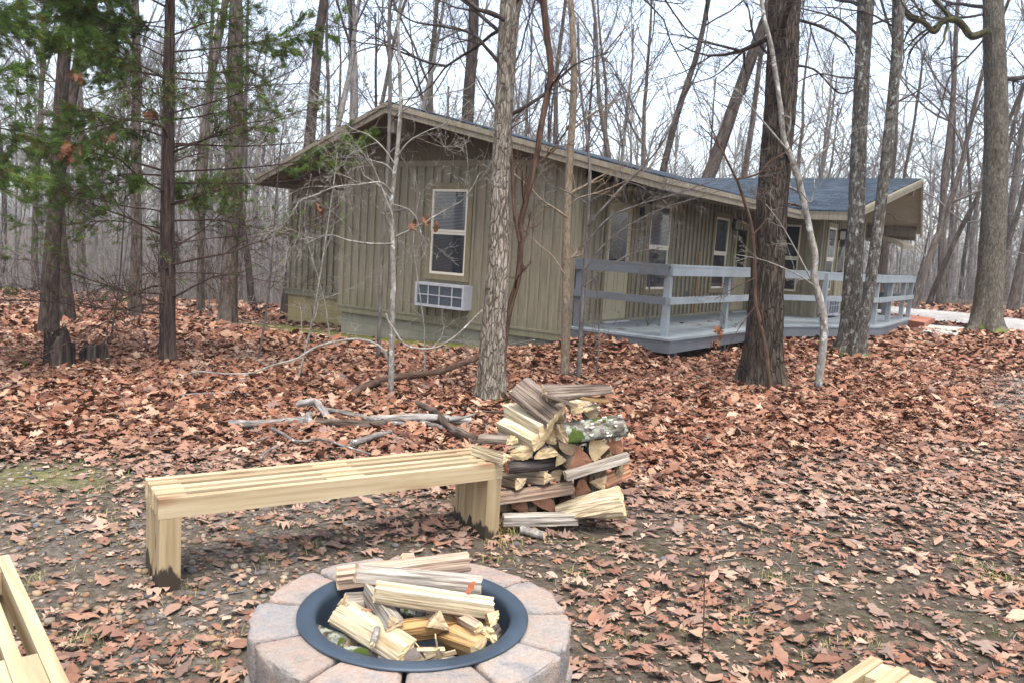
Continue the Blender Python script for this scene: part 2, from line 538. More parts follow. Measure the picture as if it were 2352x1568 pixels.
def glass():
    k = NT('window_glass')
    k.t.nodes.remove(k.b)
    tr = k.n('ShaderNodeBsdfTransparent'); gl = k.n('ShaderNodeBsdfGlossy'); gl.inputs['Roughness'].default_value = .02
    fr = k.n('ShaderNodeFresnel'); fr.inputs[0].default_value = 1.5; ge = k.n('ShaderNodeNewGeometry')
    mx = k.n('ShaderNodeMixShader')
    k.l(k.math('MULTIPLY', k.math('MULTIPLY_ADD', fr.outputs[0], 1.1, .02), k.math('SUBTRACT', 1.0, ge.outputs['Backfacing'])), mx.inputs[0])
    k.l(tr.outputs[0], mx.inputs[1]); k.l(gl.outputs[0], mx.inputs[2]); k.l(mx.outputs[0], k.out.inputs[0])
    return k.m


M['glass'] = glass()


def steel():
    k = NT('fire_ring_black_steel', .45, .5)
    n = k.noise(k.coord('Object'), 5, 5, .6); s = k.noise(k.coord('Object'), 160, 2, .7)
    c = k.ramp(n, [(.3, (.017, .027, .04)), (.7, (.038, .056, .078))])
    c = k.mix(k.ramp(s, [(.70, 0), (.78, .5)]), c, (.3, .3, .3))
    k.color(c)
    k.l(k.ramp(n, [(.3, .38), (.7, .55)]), k.b.inputs['Roughness'])
    return k.m


M['steel'] = steel()


def paver():
    k = NT('tumbled_paver_stone', .92, .2)
    n = k.noise(k.coord('World'), 7, 5, .65, .5); f = k.noise(k.coord('World'), 70, 5, .7); s = k.noise(k.coord('World'), 210, 2)
    c = k.ramp(n, [(.3, (.2, .2, .205)), (.45, (.295, .272, .245)), (.58, (.335, .268, .222)), (.7, (.26, .245, .23))])
    c = k.mix(1.0, c, k.attr(), 'MULTIPLY')
    c = k.mix(.55, c, k.ramp(f, [(.3, .62), (.65, 1.18)]), 'MULTIPLY')
    c = k.mix(k.ramp(s, [(.66, 0), (.72, .5)]), c, (.7, .68, .64))
    k.color(c); k.bump(k.math('ADD', f, k.math('ADD', k.math('MULTIPLY', n, .6), k.math('MULTIPLY', s, .5))), 1.0, .009)
    return k.m


M['paver'] = paver()


def leafmat():
    k = NT('dry_oak_leaf', .75, .25)
    n = k.noise(k.coord('World'), 55, 3, .6)
    c = k.mix(.6, k.attr(), k.ramp(n, [(.3, .72), (.7, 1.2)]), 'MULTIPLY')
    k.color(c); k.b.inputs['Subsurface Weight'].default_value = 0
    return k.m


M['leaf'] = leafmat()


def greenmat(name, a, b):
    k = NT(name, .7, .25)
    n = k.noise(k.coord('World'), 9, 3)
    k.color(k.mix(1.0, k.ramp(n, [(.3, a), (.7, b)]), k.attr(), 'MULTIPLY'))
    return k.m


M['cedar_green'] = greenmat('cedar_foliage', (.075, .14, .022), (.19, .275, .06))
M['grass'] = greenmat('grass_blade', (.12, .15, .04), (.24, .22, .1))
M['moss_tuft'] = greenmat('moss', (.1, .13, .015), (.2, .21, .03))


def pebblemat():
    k = NT('pebble_stone', .8, .25)
    n = k.noise(k.coord('World'), 90, 3)
    k.color(k.mix(.5, k.attr(), k.ramp(n, [(.3, .7), (.7, 1.2)]), 'MULTIPLY'))
    return k.m


M['pebble'] = pebblemat()


def groundmat():
    k = NT('forest_floor', .95, .12)
    msk = k.n('ShaderNodeSeparateColor'); k.l(k.attr('col'), msk.inputs[0])
    co = k.coord('World')
    n1 = k.noise(co, 1.3, 6, .65); n2 = k.noise(co, 14, 6, .7); n3 = k.noise(co, 75, 4, .7)
    dirt = k.ramp(n2, [(.3, (.032, .025, .019)), (.5, (.085, .066, .05)), (.72, (.165, .135, .105))])
    dirt = k.mix(.7, dirt, k.ramp(n3, [(.3, .5), (.7, 1.45)]), 'MULTIPLY')
    dirt = k.mix(k.ramp(n1, [(.45, 0), (.65, .4)]), dirt, (.06, .058, .022))
    v = k.n('ShaderNodeTexVoronoi'); k.l(co, v.inputs[0]); v.inputs['Scale'].default_value = 11
    v2 = k.n('ShaderNodeSeparateColor'); k.l(v.outputs['Color'], v2.inputs[0])
    leaf = k.ramp(v2.outputs[0], [(.0, (.03, .013, .008)), (.3, (.085, .036, .02)), (.6, (.15, .066, .037)), (1, (.22, .125, .078))])
    leaf = k.mix(.6, leaf, k.ramp(n2, [(.3, .5), (.7, 1.35)]), 'MULTIPLY')
    c = k.mix(msk.outputs[0], dirt, leaf)
    moss = k.ramp(n2, [(.3, (.06, .07, .012)), (.7, (.2, .19, .035))])
    mf = k.math('MULTIPLY', msk.outputs[1], k.ramp(k.noise(co, 2.5, 5), [(.32, 0), (.5, 1)]))
    c = k.mix(mf, c, moss)
    gv = k.n('ShaderNodeTexVoronoi'); k.l(co, gv.inputs[0]); gv.inputs['Scale'].default_value = 45
    g2 = k.n('ShaderNodeSeparateColor'); k.l(gv.outputs['Color'], g2.inputs[0])
    grav = k.ramp(g2.outputs[0], [(0, (.09, .075, .06)), (.5, (.17, .15, .125)), (1, (.3, .27, .24))])
    c = k.mix(k.math('MULTIPLY', msk.outputs[2], k.ramp(n2, [(.35, .2), (.6, 1)])), c, grav)
    k.color(c)
    k.bump(k.math('ADD', k.math('MULTIPLY', n2, 1.0), k.math('MULTIPLY', n3, .35)), .9, .03)
    return k.m


M['ground'] = groundmat()


def gravelmat():
    k = NT('gravel_pale', .95, .15)
    co = k.coord('World')
    gv = k.n('ShaderNodeTexVoronoi'); k.l(co, gv.inputs[0]); gv.inputs['Scale'].default_value = 38
    g2 = k.n('ShaderNodeSeparateColor'); k.l(gv.outputs['Color'], g2.inputs[0])
    c = k.ramp(g2.outputs[0], [(0, (.18, .165, .145)), (.5, (.32, .3, .275)), (1, (.5, .48, .45))])
    n = k.noise(co, .9, 6, .65)
    c = k.mix(.7, c, k.ramp(n, [(.3, .62), (.65, 1.2)]), 'MULTIPLY')
    k.color(c); k.bump(gv.outputs[0], .8, .02)
    return k.m


M['gravel'] = gravelmat()
M['brick'] = plain('step_red_brick', (.36, .15, .09), .9, .2, .25, 14, .004)
M['concrete'] = plain('concrete_pad', (.38, .36, .32), .9, .2, .2, 3, .004)
M['fungus'] = plain('shelf_fungus', (.66, .6, .48), .8, .2, .15, 40)
M['splinter'] = M['split_pale']


def benchmat():
    k = NT('new_pine_stained_feet', .6, .25)
    co = k.coord('tc', (.045, 1, 1))
    n1 = k.noise(co, 34, 5, .6, .35); n2 = k.noise(co, 9, 3, .5, .6)
    c = k.ramp(n1, [(.3, (.29, .215, .115)), (.5, (.37, .285, .165)), (.7, (.43, .345, .215))])
    c = k.mix(.7, c, k.ramp(n2, [(.3, (.74, .68, .58)), (.62, (1.15, 1.15, 1.15))]), 'MULTIPLY')
    kn = k.n('ShaderNodeTexVoronoi'); k.l(k.coord('tc', (.55, 1, 1)), kn.inputs[0]); kn.inputs['Scale'].default_value = 5.2
    c = k.mix(k.ramp(kn.outputs[0], [(.06, 1), (.16, 0)]), c, (.2, .1, .05))
    sx = k.n('ShaderNodeSeparateXYZ'); k.l(k.coord('Object'), sx.inputs[0])
    z = k.math('MULTIPLY_ADD', sx.outputs[2], -6.2, .72)
    z = k.math('ADD', z, k.math('MULTIPLY_ADD', k.noise(k.coord('Object', (1, 1, .3)), 13, 4), 2.0, -.95))
    c = k.mix(k.ramp(z, [(.28, 0), (.38, 1)]), c, (.045, .034, .024))
    k.color(k.mix(1.0, c, k.attr(), 'MULTIPLY')); k.bump(n1, .4, .0015)
    return k.m


M['bench_leg'] = benchmat()


def benchseat():
    k = NT('new_pine_boards', .55, .3)
    co = k.coord('tc', (.045, 1, 1))
    n1 = k.noise(co, 34, 5, .6, .35); n2 = k.noise(co, 9, 3, .5, .6)
    c = k.ramp(n1, [(.3, (.3, .225, .13)), (.5, (.4, .32, .2)), (.7, (.48, .405, .275))])
    c = k.mix(.7, c, k.ramp(n2, [(.3, (.68, .58, .48)), (.62, (1.12, 1.12, 1.12))]), 'MULTIPLY')
    kn = k.n('ShaderNodeTexVoronoi'); k.l(k.coord('tc', (.45, 1, 1)), kn.inputs[0]); kn.inputs['Scale'].default_value = 4.3
    c = k.mix(k.ramp(kn.outputs[0], [(.1, .9), (.24, 0)]), c, (.22, .115, .06))
    k.color(k.mix(1.0, c, k.attr(), 'MULTIPLY')); k.bump(n1, .4, .0015)
    return k.m


M['bench'] = benchseat()

# ================================================================== SETTING
PIT = np.array([-0.28, 2.70, 0.0]); PIT_R = 0.395; PIT_Z = 0.33


def seglist():
    return np.array([(24, 13.5), (18.2, 18.6), (15.6, 22.5), (13.6, 26.6), (9, 30.5), (1, 32.5)])


def _pd(x, y, P):
    best = np.full(np.shape(x), 1e9)
    for a, b in zip(P[:-1], P[1:]):
        d = b - a; L = d @ d
        t = np.clip(((x - a[0]) * d[0] + (y - a[1]) * d[1]) / L, 0, 1)
        best = np.minimum(best, np.hypot(x - a[0] - t * d[0], y - a[1] - t * d[1]))
    return best


def road_dist(x, y):
    """distance to the drive and to the worn gravel patch at the side of the clearing"""
    side = _pd(x, y, np.array([(8.3, 3.5), (7.9, 7), (8.1, 9.3), (8.9, 11)])) + .35
    return np.minimum(_pd(x, y, seglist()), side)


def tw_of(x, y):
    return (x - C1[0]) * TD[0] + (y - C1[1]) * TD[1], (x - C1[0]) * WD[0] + (y - C1[1]) * WD[1]


DECKP = [(0.02, -.2), (1.85, -.2), (1.87, 4.6), (3.25, 7.45), (3.15, 12.4), (1.63, 12.4), (1.63, 8.2), (.02, 8.2)]


def inpoly(t, w, poly):
    t = np.asarray(t); w = np.asarray(w); r = np.zeros(t.shape, bool); n = len(poly)
    for i in range(n):
        x1, y1 = poly[i]; x2, y2 = poly[(i + 1) % n]
        c = ((y1 > w) != (y2 > w)) & (t < (x2 - x1) * (w - y1) / (y2 - y1 + 1e-12) + x1)
        r ^= c
    return r


HOUSEP = [(0, 0), (0, 8.2), (1.63, 8.2), (1.63, 12.3), (-8.3, 12.3), (-8.3, 1.0), (-5.43, 1.0), (-5.43, 0)]


def leaf_density(x, y):
    """0..1 cover of leaves on the ground, plus moss and gravel masks"""
    yb = 5.5 + np.maximum(0, x - 1.2) * .72 + .9 * (fnoise(x * .6, y * .6, 11) - .5)
    dense = sig((y - yb) / .28)
    patch = fnoise(x * 1.1 + 4, y * 1.1, 12)
    sparse = np.clip(.1 + 1.5 * (patch - .36), .08, .7) + .2 * sig((x - .9) / .4)
    d = dense + (1 - dense) * np.clip(sparse, .05, .68)
    # trodden dirt beneath and in front of the bench
    d = d * (1 - .72 * np.exp(-(((x + .65) / 1.0) ** 2 + ((y - 3.75) / .5) ** 2)))
    rd = road_dist(x, y)
    d = d * np.clip(sig((rd - 2.5 + .9 * (fnoise(x, y, 21) - .5)) / .25) + .1, 0, 1)
    t, w = tw_of(x, y)
    moss = np.exp(-((w + .35) / .55) ** 2) * sig((-.9 - t) / .5) * sig((t + 8.2) / .5)
    moss = np.maximum(moss, .85 * np.exp(-(((t + 6.9) / 1.5) ** 2 + ((w - .1) / .55) ** 2)))
    moss = np.maximum(moss, .8 * np.exp(-(((x + 2.9) / .45) ** 2 + ((y - 5.0) / .3) ** 2)))
    d = d * (1 - .95 * np.clip(moss * 1.5, 0, 1))
    return d, np.clip(moss, 0, 1)


def make_ground():
    def axis(a, b, fine0, fine1, f, c):
        q = [fine0]; st = f
        while q[0] > a: st *= 1.13; q.insert(0, q[0] - min(st, c))
        q += list(np.arange(fine0 + f, fine1, f)); st = f
        while q[-1] < b: st *= 1.13; q.append(q[-1] + min(st, c))
        return np.array(q)
    X = axis(-900, 900, -9, 9, .11, 60); Y = axis(-400, 1500, 1, 17, .11, 60)
    gx, gy = np.meshgrid(X, Y)
    z = gz(gx, np.minimum(gy, 175)) + 0 * gx
    r = np.hypot(gx + .28, gy - 2.7); z = np.where(r < .5, -.02, z)
    V = np.stack([gx, gy, z], -1).reshape(-1, 3)
    nx, ny = len(X), len(Y)
    i = np.arange(ny - 1)[:, None] * nx + np.arange(nx - 1)[None]
    F = np.stack([i, i + 1, i + nx + 1, i + nx], -1).reshape(-1, 4)
    d, ms = leaf_density(V[:, 0], V[:, 1])
    rd = road_dist(V[:, 0], V[:, 1])
    peb = np.clip(1.3 * fnoise(V[:, 0] * .9, V[:, 1] * .9, 31) - .35, 0, 1) * sig((5.6 - V[:, 1]) / .4) * sig((-.2 - V[:, 0]) / .4)
    gr = np.maximum(peb * .75, sig((2.7 - rd + 1.2 * (fnoise(V[:, 0], V[:, 1], 22) - .5)) / .2))
    c = np.stack([np.clip((d - .74) / .22, 0, 1) * sig((33 - V[:, 1]) / 3), ms, gr], -1)
    mb = MB(); mb.add(V, F, 0, c, V, True)
    mb.build('ground', M['ground'], kind='structure')


make_ground()


def make_drive():
    P = seglist(); pts = []
    for a, b in zip(P[:-1], P[1:]):
        for t in np.linspace(0, 1, 14, endpoint=False): pts.append(a + (b - a) * t)
    pts = np.array(pts)
    for _ in range(14): pts[1:-1] = (pts[:-2] + 2 * pts[1:-1] + pts[2:]) / 4
    d = np.gradient(pts, axis=0); d /= np.linalg.norm(d, axis=1, keepdims=True)
    nrm = np.stack([-d[:, 1], d[:, 0]], -1)
    mb = MB(); K = 9; V = []
    for i, (p, n) in enumerate(zip(pts, nrm)):
        wl = 2.35 + .5 * (vnoise(i * .33, 0, 41) - .5) + (.5 if p[1] > 20 else 0); wr = 2.35 + .5 * (vnoise(i * .33, 3, 42) - .5) + (.5 if p[1] > 20 else 0)
        for k in range(K):
            q = p + n * (-wr + (wl + wr) * k / (K - 1))
            V.append((q[0], q[1], float(gz(q[0], q[1])) + .05 + .03 * math.sin(math.pi * k / (K - 1))))
    n = len(pts)
    F = [(i * K + k, i * K + k + 1, (i + 1) * K + k + 1, (i + 1) * K + k) for i in range(n - 1) for k in range(K - 1)]
    F = [f[::-1] for f in F]
    mb.add(V, F, 0, (1, 1, 1), None, True)
    mb.build('gravel_drive', M['gravel'], kind='structure')


make_drive()

# ================================================================== CABIN
cabin = thing('cabin', C1 + np.array([0, 0, 0]), 'olive board and batten cabin with low gabled slate roof', 'cabin')


def hbox(mb, t0, t1, w0, w1, z0, z1, mat=0, order='twz', col=(1, 1, 1)):
    """box in the house frame; order gives which axis is the local grain axis first"""
    ax = {'t': TD * (t1 - t0), 'w': WD * (w1 - w0), 'z': np.array([0, 0, z1 - z0])}
    mb.box(HW(t0, w0, z0), ax[order[0]], ax[order[1]], ax[order[2]], mat, col)


ZB = 0.24     # bottom of siding
EZ = 2.80     # top of roof at the eaves
PZ = 3.96     # ridge
RT0 = -3.38   # ridge line of the front wing (t)
RW = 11.75    # ridge line of the back wing (w)


def roof_z(t):
    return PZ - .24 * abs(t - RT0)


# --- gable wall (faces the camera)
def gable_poly(z0):
    pts = [(-5.43, z0), (0, z0), (0, roof_z(0) - .2), (RT0, PZ - .2), (-5.43, roof_z(-5.43) - .2)]
    return pts


mb = MB()
mb.prism([HW(t, 0.0, z) for t, z in ((-5.43, ZB), (0, ZB), (0, 2.98), (-5.43, 2.98))], WD * .14, 0)
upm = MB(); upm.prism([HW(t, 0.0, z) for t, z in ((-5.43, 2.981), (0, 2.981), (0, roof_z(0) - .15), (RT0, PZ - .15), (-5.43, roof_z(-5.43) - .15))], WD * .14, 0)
win_g = (-3.19, -2.15, 0.93, 2.66)
ac_g = (-3.22, -2.08, .44, .87)
t = -5.36
while t < -.05:
    z0, z1 = ZB + .02, 2.96
    spans = [(z0, z1)]
    if win_g[0] - .03 < t < win_g[1] + .03: spans = [(win_g[3], z1)] if not (ac_g[0] < t < ac_g[1]) else [(win_g[3], z1), (z0, ac_g[2])]
    elif ac_g[0] - .03 < t < ac_g[1] + .03: spans = [(z0, ac_g[2]), (ac_g[3], z1)]
    for a, b in spans:
        if b - a > .05: hbox(mb, t - .022, t + .022, -.038, .0, a, b, 0, 'zwt')
    t += .2032
hbox(mb, -5.43, 0, -.018, .0, 2.96, 3.06, 0)
hbox(mb, -5.48, .035, -.045, .0, ZB - .02, ZB + .02, 0)
hbox(mb, -5.47, .03, -.034, .0, ZB - .13, ZB - .022, 0)
hbox(mb, -.06, .02, -.03, .0, ZB + .022, 2.5, 0, 'zwt')
hbox(mb, -5.47, -5.39, -.03, .0, ZB + .022, 2.5, 0, 'zwt')
part(mb, 'gable_wall', M['siding'], cabin); part(upm, 'gable_panel_shaded', M['soffit'], cabin)  # upper wall has the same paint, darkened brown to carry the overhang's shade
# --- recessed left wall
mb = MB()
mb.prism([HW(t_, 1.0, z_) for t_, z_ in ((-8.3, ZB + .02), (-5.432, ZB + .02), (-5.432, roof_z(-5.432) - .12), (-8.19, roof_z(-8.19) - .12), (-8.3, 2.6))], WD * .14, 0)
t = -8.18
while t < -5.5:
    hbox(mb, t - .022, t + .022, .955, 1.0, ZB + .13, 2.66, 0, 'zwt'); t += .2032
hbox(mb, -8.34, -5.434, .946, 1.0, ZB + .09, ZB + .125, 0)
hbox(mb, -8.33, -5.436, .97, 1.0, ZB - .02, ZB + .088, 0)
hbox(mb, -5.432, -5.3, .142, .998, ZB + .02, 2.9, 0)
hbox(mb, -8.3, -8.16, 1.142, 12.2, ZB + .02, 2.66, 0)
part(mb, 'recessed_wall', M['siding'], cabin)


def batten_wall(axis, off, a0, a1, z0, z1, holes, mb, out, step=.2032, thick=.14, ph=.1):
    """vertical battens on a wall plane; holes = (a0,a1,z0,z1)"""
    a = a0 + ph
    while a < a1 - .03:
        sp = [(z0, z1)]
        for h in holes:
            if h[0] - .03 < a < h[1] + .03:
                ns = []
                for s0, s1 in sp:
                    if h[2] > s0: ns.append((s0, min(s1, h[2])))
                    if h[3] < s1: ns.append((max(s0, h[3]), s1))
                sp = ns
        for s0, s1 in sp:
            if s1 - s0 > .05:
                if axis == 'w': hbox(mb, off, off + out * .038, a - .022, a + .022, s0, s1, 0, 'ztw')
                else: hbox(mb, a - .022, a + .022, off - .028, off, s0, s1, 0, 'ztw')
        a += step


FL = 0.39   # deck floor
door1 = (.93, 1.82, FL + .02, 2.45); win1 = (2.42, 3.52, .86, 2.66); win2 = (5.62, 6.62, .86, 2.62); door2 = (7.02, 7.92, FL + .02, 2.45)
mb = MB()
hbox(mb, -.14, 0, .142, 8.2, ZB, 2.78, 0)
batten_wall('w', 0, .05, 8.2, FL + .06, 2.78, [door1, win1, win2, door2], mb, 1)
hbox(mb, 0, .03, .0, .07, ZB, 2.5, 0, 'zwt')
hbox(mb, 0, .034, .07, 8.2, FL + .005, FL + .06, 0, 'wzt')
part(mb, 'porch_wall', M['siding'], cabin)
win4 = (.32, 1.27, .86, 2.62)
mb = MB()
hbox(mb, 0.002, 1.63, 8.2, 8.34, FL - .05, 2.72, 0)
batten_wall('t', 8.2, 0, 1.63, FL + .05, 2.72, [win4], mb, -1)
hbox(mb, 1.55, 1.66, 8.165, 8.2, FL + .02, 2.72, 0, 'zwt')
part(mb, 'inner_wall', M['siding'], cabin)
win3 = (8.52, 9.42, .92, 2.62); door3 = (9.62, 10.5, FL + .02, 2.45); ac3 = (8.52, 9.5, .45, .9)
mb = MB()
mb.prism([HW(1.49, w, z) for w, z in ((8.342, FL - .05), (12.3, FL - .05), (12.3, PZ - .2 - .24 * .55), (RW, PZ - .2), (8.342, PZ - .2 - .24 * 3.41))], TD * .14, 0)
batten_wall('w', 1.63, 8.3, 12.2, FL + .06, 2.9, [win3, door3, ac3], mb, 1)
hbox(mb, 1.63, 1.67, 12.2, 12.32, FL + .02, 2.9, 0, 'zwt')
hbox(mb, -8.15, 1.488, 12.3, 12.44, FL - .05, 2.78, 0)
part(mb, 'end_wall', M['siding'], cabin)
# foundations
mb = MB()
mb.box(HW(-5.40, .03, -1.0), TD * 5.37, np.array([0, 0, 1.0 + ZB - .135]), WD * .18)
mb.box(HW(-.15, .211, -1.0), WD * 8, np.array([0, 0, 1.0 + ZB - .01]), TD * .12)
part(mb, 'foundation', M['found'], cabin)
mb = MB()
mb.box(HW(-8.26, 1.03, -1.2), TD * 2.86, np.array([0, 0, 1.2 + ZB - .025]), WD * .18)
mb.box(HW(-8.26, 1.212, -1.2), WD * 11, np.array([0, 0, 1.2 + ZB - .01]), TD * .12)
part(mb, 'foundation', M['found_y'], cabin, 'ochre stained block foundation of the recessed side')
mb = MB(); q = HW(-6.15, 1.02, -.02)
mb.tube([q, q - WD * .09], [.06, .055], 12)
mb.tube([q - WD * .07, q - WD * .1], [.075, .06], 12)
part(mb, 'drain_cap', M['metal_grey'], cabin)

# --- roof: four slopes meeting in an L, prow-shaped gables
k_p, k_end = -1.0, 2.98
tL, tR = -8.19, 1.42
wN, wF = 6.95, 16.4
pk = (RT0, k_p, PZ); jn = (RT0, RW, PZ); re = (k_end, RW, PZ)
eL0 = (tL, 0.0, EZ); eR0 = (tR, 0.0, EZ); vl = (tR, wN, EZ)
eL1 = (tL, wF, EZ); eN = (2.52, wN, EZ); eF = (2.45, wF - .6, EZ + .02)


def slope(poly, name, along, under='soffit'):
    P = [HW(*p) for p in poly]
    n = np.cross(P[1] - P[0], P[2] - P[0]); n /= np.linalg.norm(n)
    if n[2] < 0: n = -n
    al = np.asarray(along, float); up = np.cross(n, al); up /= np.linalg.norm(up)
    tc = np.array([((p - P[0]) @ al, (p - P[0]) @ up, 0) for p in P])
    mb = MB()
    mb.prism(P, np.array([0, 0, -.035]), 0, 0, tc=tc)
    mb.f = [(k, F, (0 if i != 0 else 0), s) for i, (k, F, m_, s) in enumerate(mb.f)]
    # underside decking
    Q = [p + np.array([0, 0, -.0352]) for p in P]
    mb.prism(Q, np.array([0, 0, -.07]), 1, 1)
    return part(mb, name, [M['shingle'], M[under]], cabin)


slope([pk, eR0, vl, jn], 'roof_slope', WD)
slope([eL0, pk, jn, eL1], 'roof_slope', WD)
slope([jn, vl, eN, re], 'roof_slope', TD, 'soffit_lit')
slope([eL1, jn, re, eF], 'roof_slope', TD, 'soffit_lit')


def fascia(a, b, h0=-.03, h1=-.21, th=.035, off=.0, m='fascia', nm='fascia'):
    A, B = HW(*a), HW(*b)
    d = B - A; n = np.cross(d, [0, 0, 1]); n /= np.linalg.norm(n)
    cen = HW(-2.5, 6, 3)
    if np.dot(n, (A + B) / 2 - cen) < 0: n = -n
    mb = MB()
    mb.box(A + n * off + np.array([0, 0, h1]), d, np.array([0, 0, h0 - h1]), n * th)
    mb.box(A + n * (off + th + .0015) + np.array([0, 0, h0 - .085]), d, np.array([0, 0, .08]), n * .022)
    part(mb, nm, M[m], cabin)


for a, b in ((eL0, pk), (pk, eR0), (eR0, vl), (vl, eN), (eN, re), (re, eF), (eL0, eL1)):
    fascia(a, b)
# ridge beams and outlookers
mb = MB(); hbox(mb, RT0 - .075, RT0 + .075, -.88, .0, PZ - .52, PZ - .18, 0, 'wzt'); part(mb, 'ridge_beam', M['fascia'], cabin)
mb = MB(); hbox(mb, 1.63, 2.85, RW - .06, RW + .06, PZ - .45, PZ - .16, 0, 'tzw'); part(mb, 'ridge_beam', M['fascia'], cabin)
mb = MB(); hbox(mb, 1.63, 2.45, 15.1, 15.22, 2.62, 2.9, 0, 'tzw'); hbox(mb, -7, 1.6, 15.1, 15.22, 2.62, 2.9, 0, 'tzw'); part(mb, 'porch_beam', M['fascia'], cabin)
# soffit board of the back porch eave and its curved canopy edge
mb = MB(); hbox(mb, -6, 2.35, 15.75, 15.83, 2.52, 2.74, 0, 'tzw'); part(mb, 'soffit_board', M['siding'], cabin)
arc = []
for i in range(9):
    u = i / 8; arc.append((2.0 + .62 * u, 2.5 - .2 * u * u))
mb = MB()
mb.prism([HW(a, 12.5, z) for a, z in arc] + [HW(a, 12.5, z - .12) for a, z in arc[::-1]], WD * 1.6, 0)
hbox(mb, 1.63, 2.1, 12.52, 14.0, 2.36, 2.44, 0)
part(mb, 'canopy', M['fascia'], cabin, 'short curved canopy over the far side door')
# leaves collected on the roof valley come later as litter


# --- windows / doors
def window(axis, off, h, sgn, blind='blind', split=.5, name='window', mullion=True):
    """cased double-hung window proud of the wall. axis 'w': wall plane t=off facing +t ; axis 't': wall plane w=off facing -w"""
    a0, a1, z0, z1 = h

    def bx(mb, p0, p1, d0, d1, y0, y1, mat=0, o='a'):
        if axis == 'w': hbox(mb, off + d0, off + d1, p0, p1, y0, y1, mat, {'a': 'wzt', 'z': 'zwt'}[o])
        else: hbox(mb, p0, p1, off - d1, off - d0, y0, y1, mat, {'a': 'tzw', 'z': 'ztw'}[o])
    c = .105
    mb = MB()
    bx(mb, a0, a0 + c, .0, .05, z0, z1, 0, 'z'); bx(mb, a1 - c, a1, .0, .05, z0, z1, 0, 'z')
    bx(mb, a0 + c, a1 - c, .0, .048, z1 - c, z1); bx(mb, a0 + c, a1 - c, .0, .048, z0, z0 + c)
    w = part(mb, name, M['casing'], cabin)
    b0, b1, y0, y1 = a0 + c, a1 - c, z0 + c, z1 - c; s = .042; ym = y0 + (y1 - y0) * split
    mb = MB()
    for r0, r1, dd in ((y0, ym - .002, 0.012), (ym + .002, y1, .022)):
        bx(mb, b0, b0 + s, .006, .02 + dd, r0, r1, 0, 'z'); bx(mb, b1 - s, b1, .006, .02 + dd, r0, r1, 0, 'z')
        bx(mb, b0 + s, b1 - s, .006, .02 + dd, r0, r0 + s); bx(mb, b0 + s, b1 - s, .006, .02 + dd, r1 - s, r1)
    part(mb, 'sash', M['sash'], w)
    mb = MB()
    bx(mb, b0 + s, b1 - s, .018, .021, y0 + s, ym - s); bx(mb, b0 + s, b1 - s, .028, .031, ym + s, y1 - s)
    part(mb, 'pane', M['glass'], w)
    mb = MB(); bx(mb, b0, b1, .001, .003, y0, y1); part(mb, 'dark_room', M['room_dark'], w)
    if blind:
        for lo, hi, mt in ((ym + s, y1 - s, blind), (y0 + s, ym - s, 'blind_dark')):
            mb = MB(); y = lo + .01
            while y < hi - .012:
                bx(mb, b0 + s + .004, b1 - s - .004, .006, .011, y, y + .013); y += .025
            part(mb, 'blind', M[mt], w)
    return w


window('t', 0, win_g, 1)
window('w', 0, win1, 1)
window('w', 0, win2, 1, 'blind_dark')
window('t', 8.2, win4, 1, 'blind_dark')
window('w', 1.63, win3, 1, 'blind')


def door(off, h):
    a0, a1, z0, z1 = h; c = .08
    mb = MB()
    hbox(mb, off, off + .045, a0 - c, a0, z0, z1 + c, 0, 'zwt'); hbox(mb, off, off + .045, a1, a1 + c, z0, z1 + c, 0, 'zwt')
    hbox(mb, off, off + .045, a0, a1, z1, z1 + c, 0, 'wzt')
    d = part(mb, 'door', M['casing'], cabin)
    zz = z0 + (z1 - z0) * .5
    mb = MB(); g = .13
    hbox(mb, off + .002, off + .02, a0, a1, z0, zz)
    hbox(mb, off + .002, off + .02, a0, a0 + g, zz, z1); hbox(mb, off + .002, off + .02, a1 - g, a1, zz, z1)
    hbox(mb, off + .002, off + .02, a0 + g, a1 - g, z1 - g, z1)
    for q0, q1 in ((a0 + .12, (a0 + a1) / 2 - .05), ((a0 + a1) / 2 + .05, a1 - .12)):
        hbox(mb, off + .02, off + .028, q0, q1, z0 + .15, z0 + .2, 0); hbox(mb, off + .02, off + .028, q0, q1, zz - .16, zz - .11, 0)
        hbox(mb, off + .02, off + .028, q0, q0 + .03, z0 + .2, zz - .16, 0); hbox(mb, off + .02, off + .028, q1 - .03, q1, z0 + .2, zz - .16, 0)
    part(mb, 'door_panel', M['door'], d)
    mb = MB(); hbox(mb, off + .012, off + .015, a0 + g, a1 - g, zz, z1 - g); part(mb, 'pane', M['glass'], d)
    mb = MB(); hbox(mb, off + .001, off + .0018, a0 + g, a1 - g, zz, z1 - g); part(mb, 'dark_room', M['room_dark'], d)
    mb = MB(); q = HW(off + .03, a1 - .06, z0 + .95); mb.tube([q, q + TD * .05], [.012, .012], 8)
    mb.tube([q + TD * .045, q + TD * .06, q + TD * .075], [.02, .03, .018], 10); part(mb, 'handle', M['metal_grey'], d)
    mb = MB(); hbox(mb, off + .05, off + .12, a0, a1, z0 - .015, z0 + .01); part(mb, 'sill', M['metal_grey'], d)


door(0, door1); door(0, door2); door(1.63, door3)


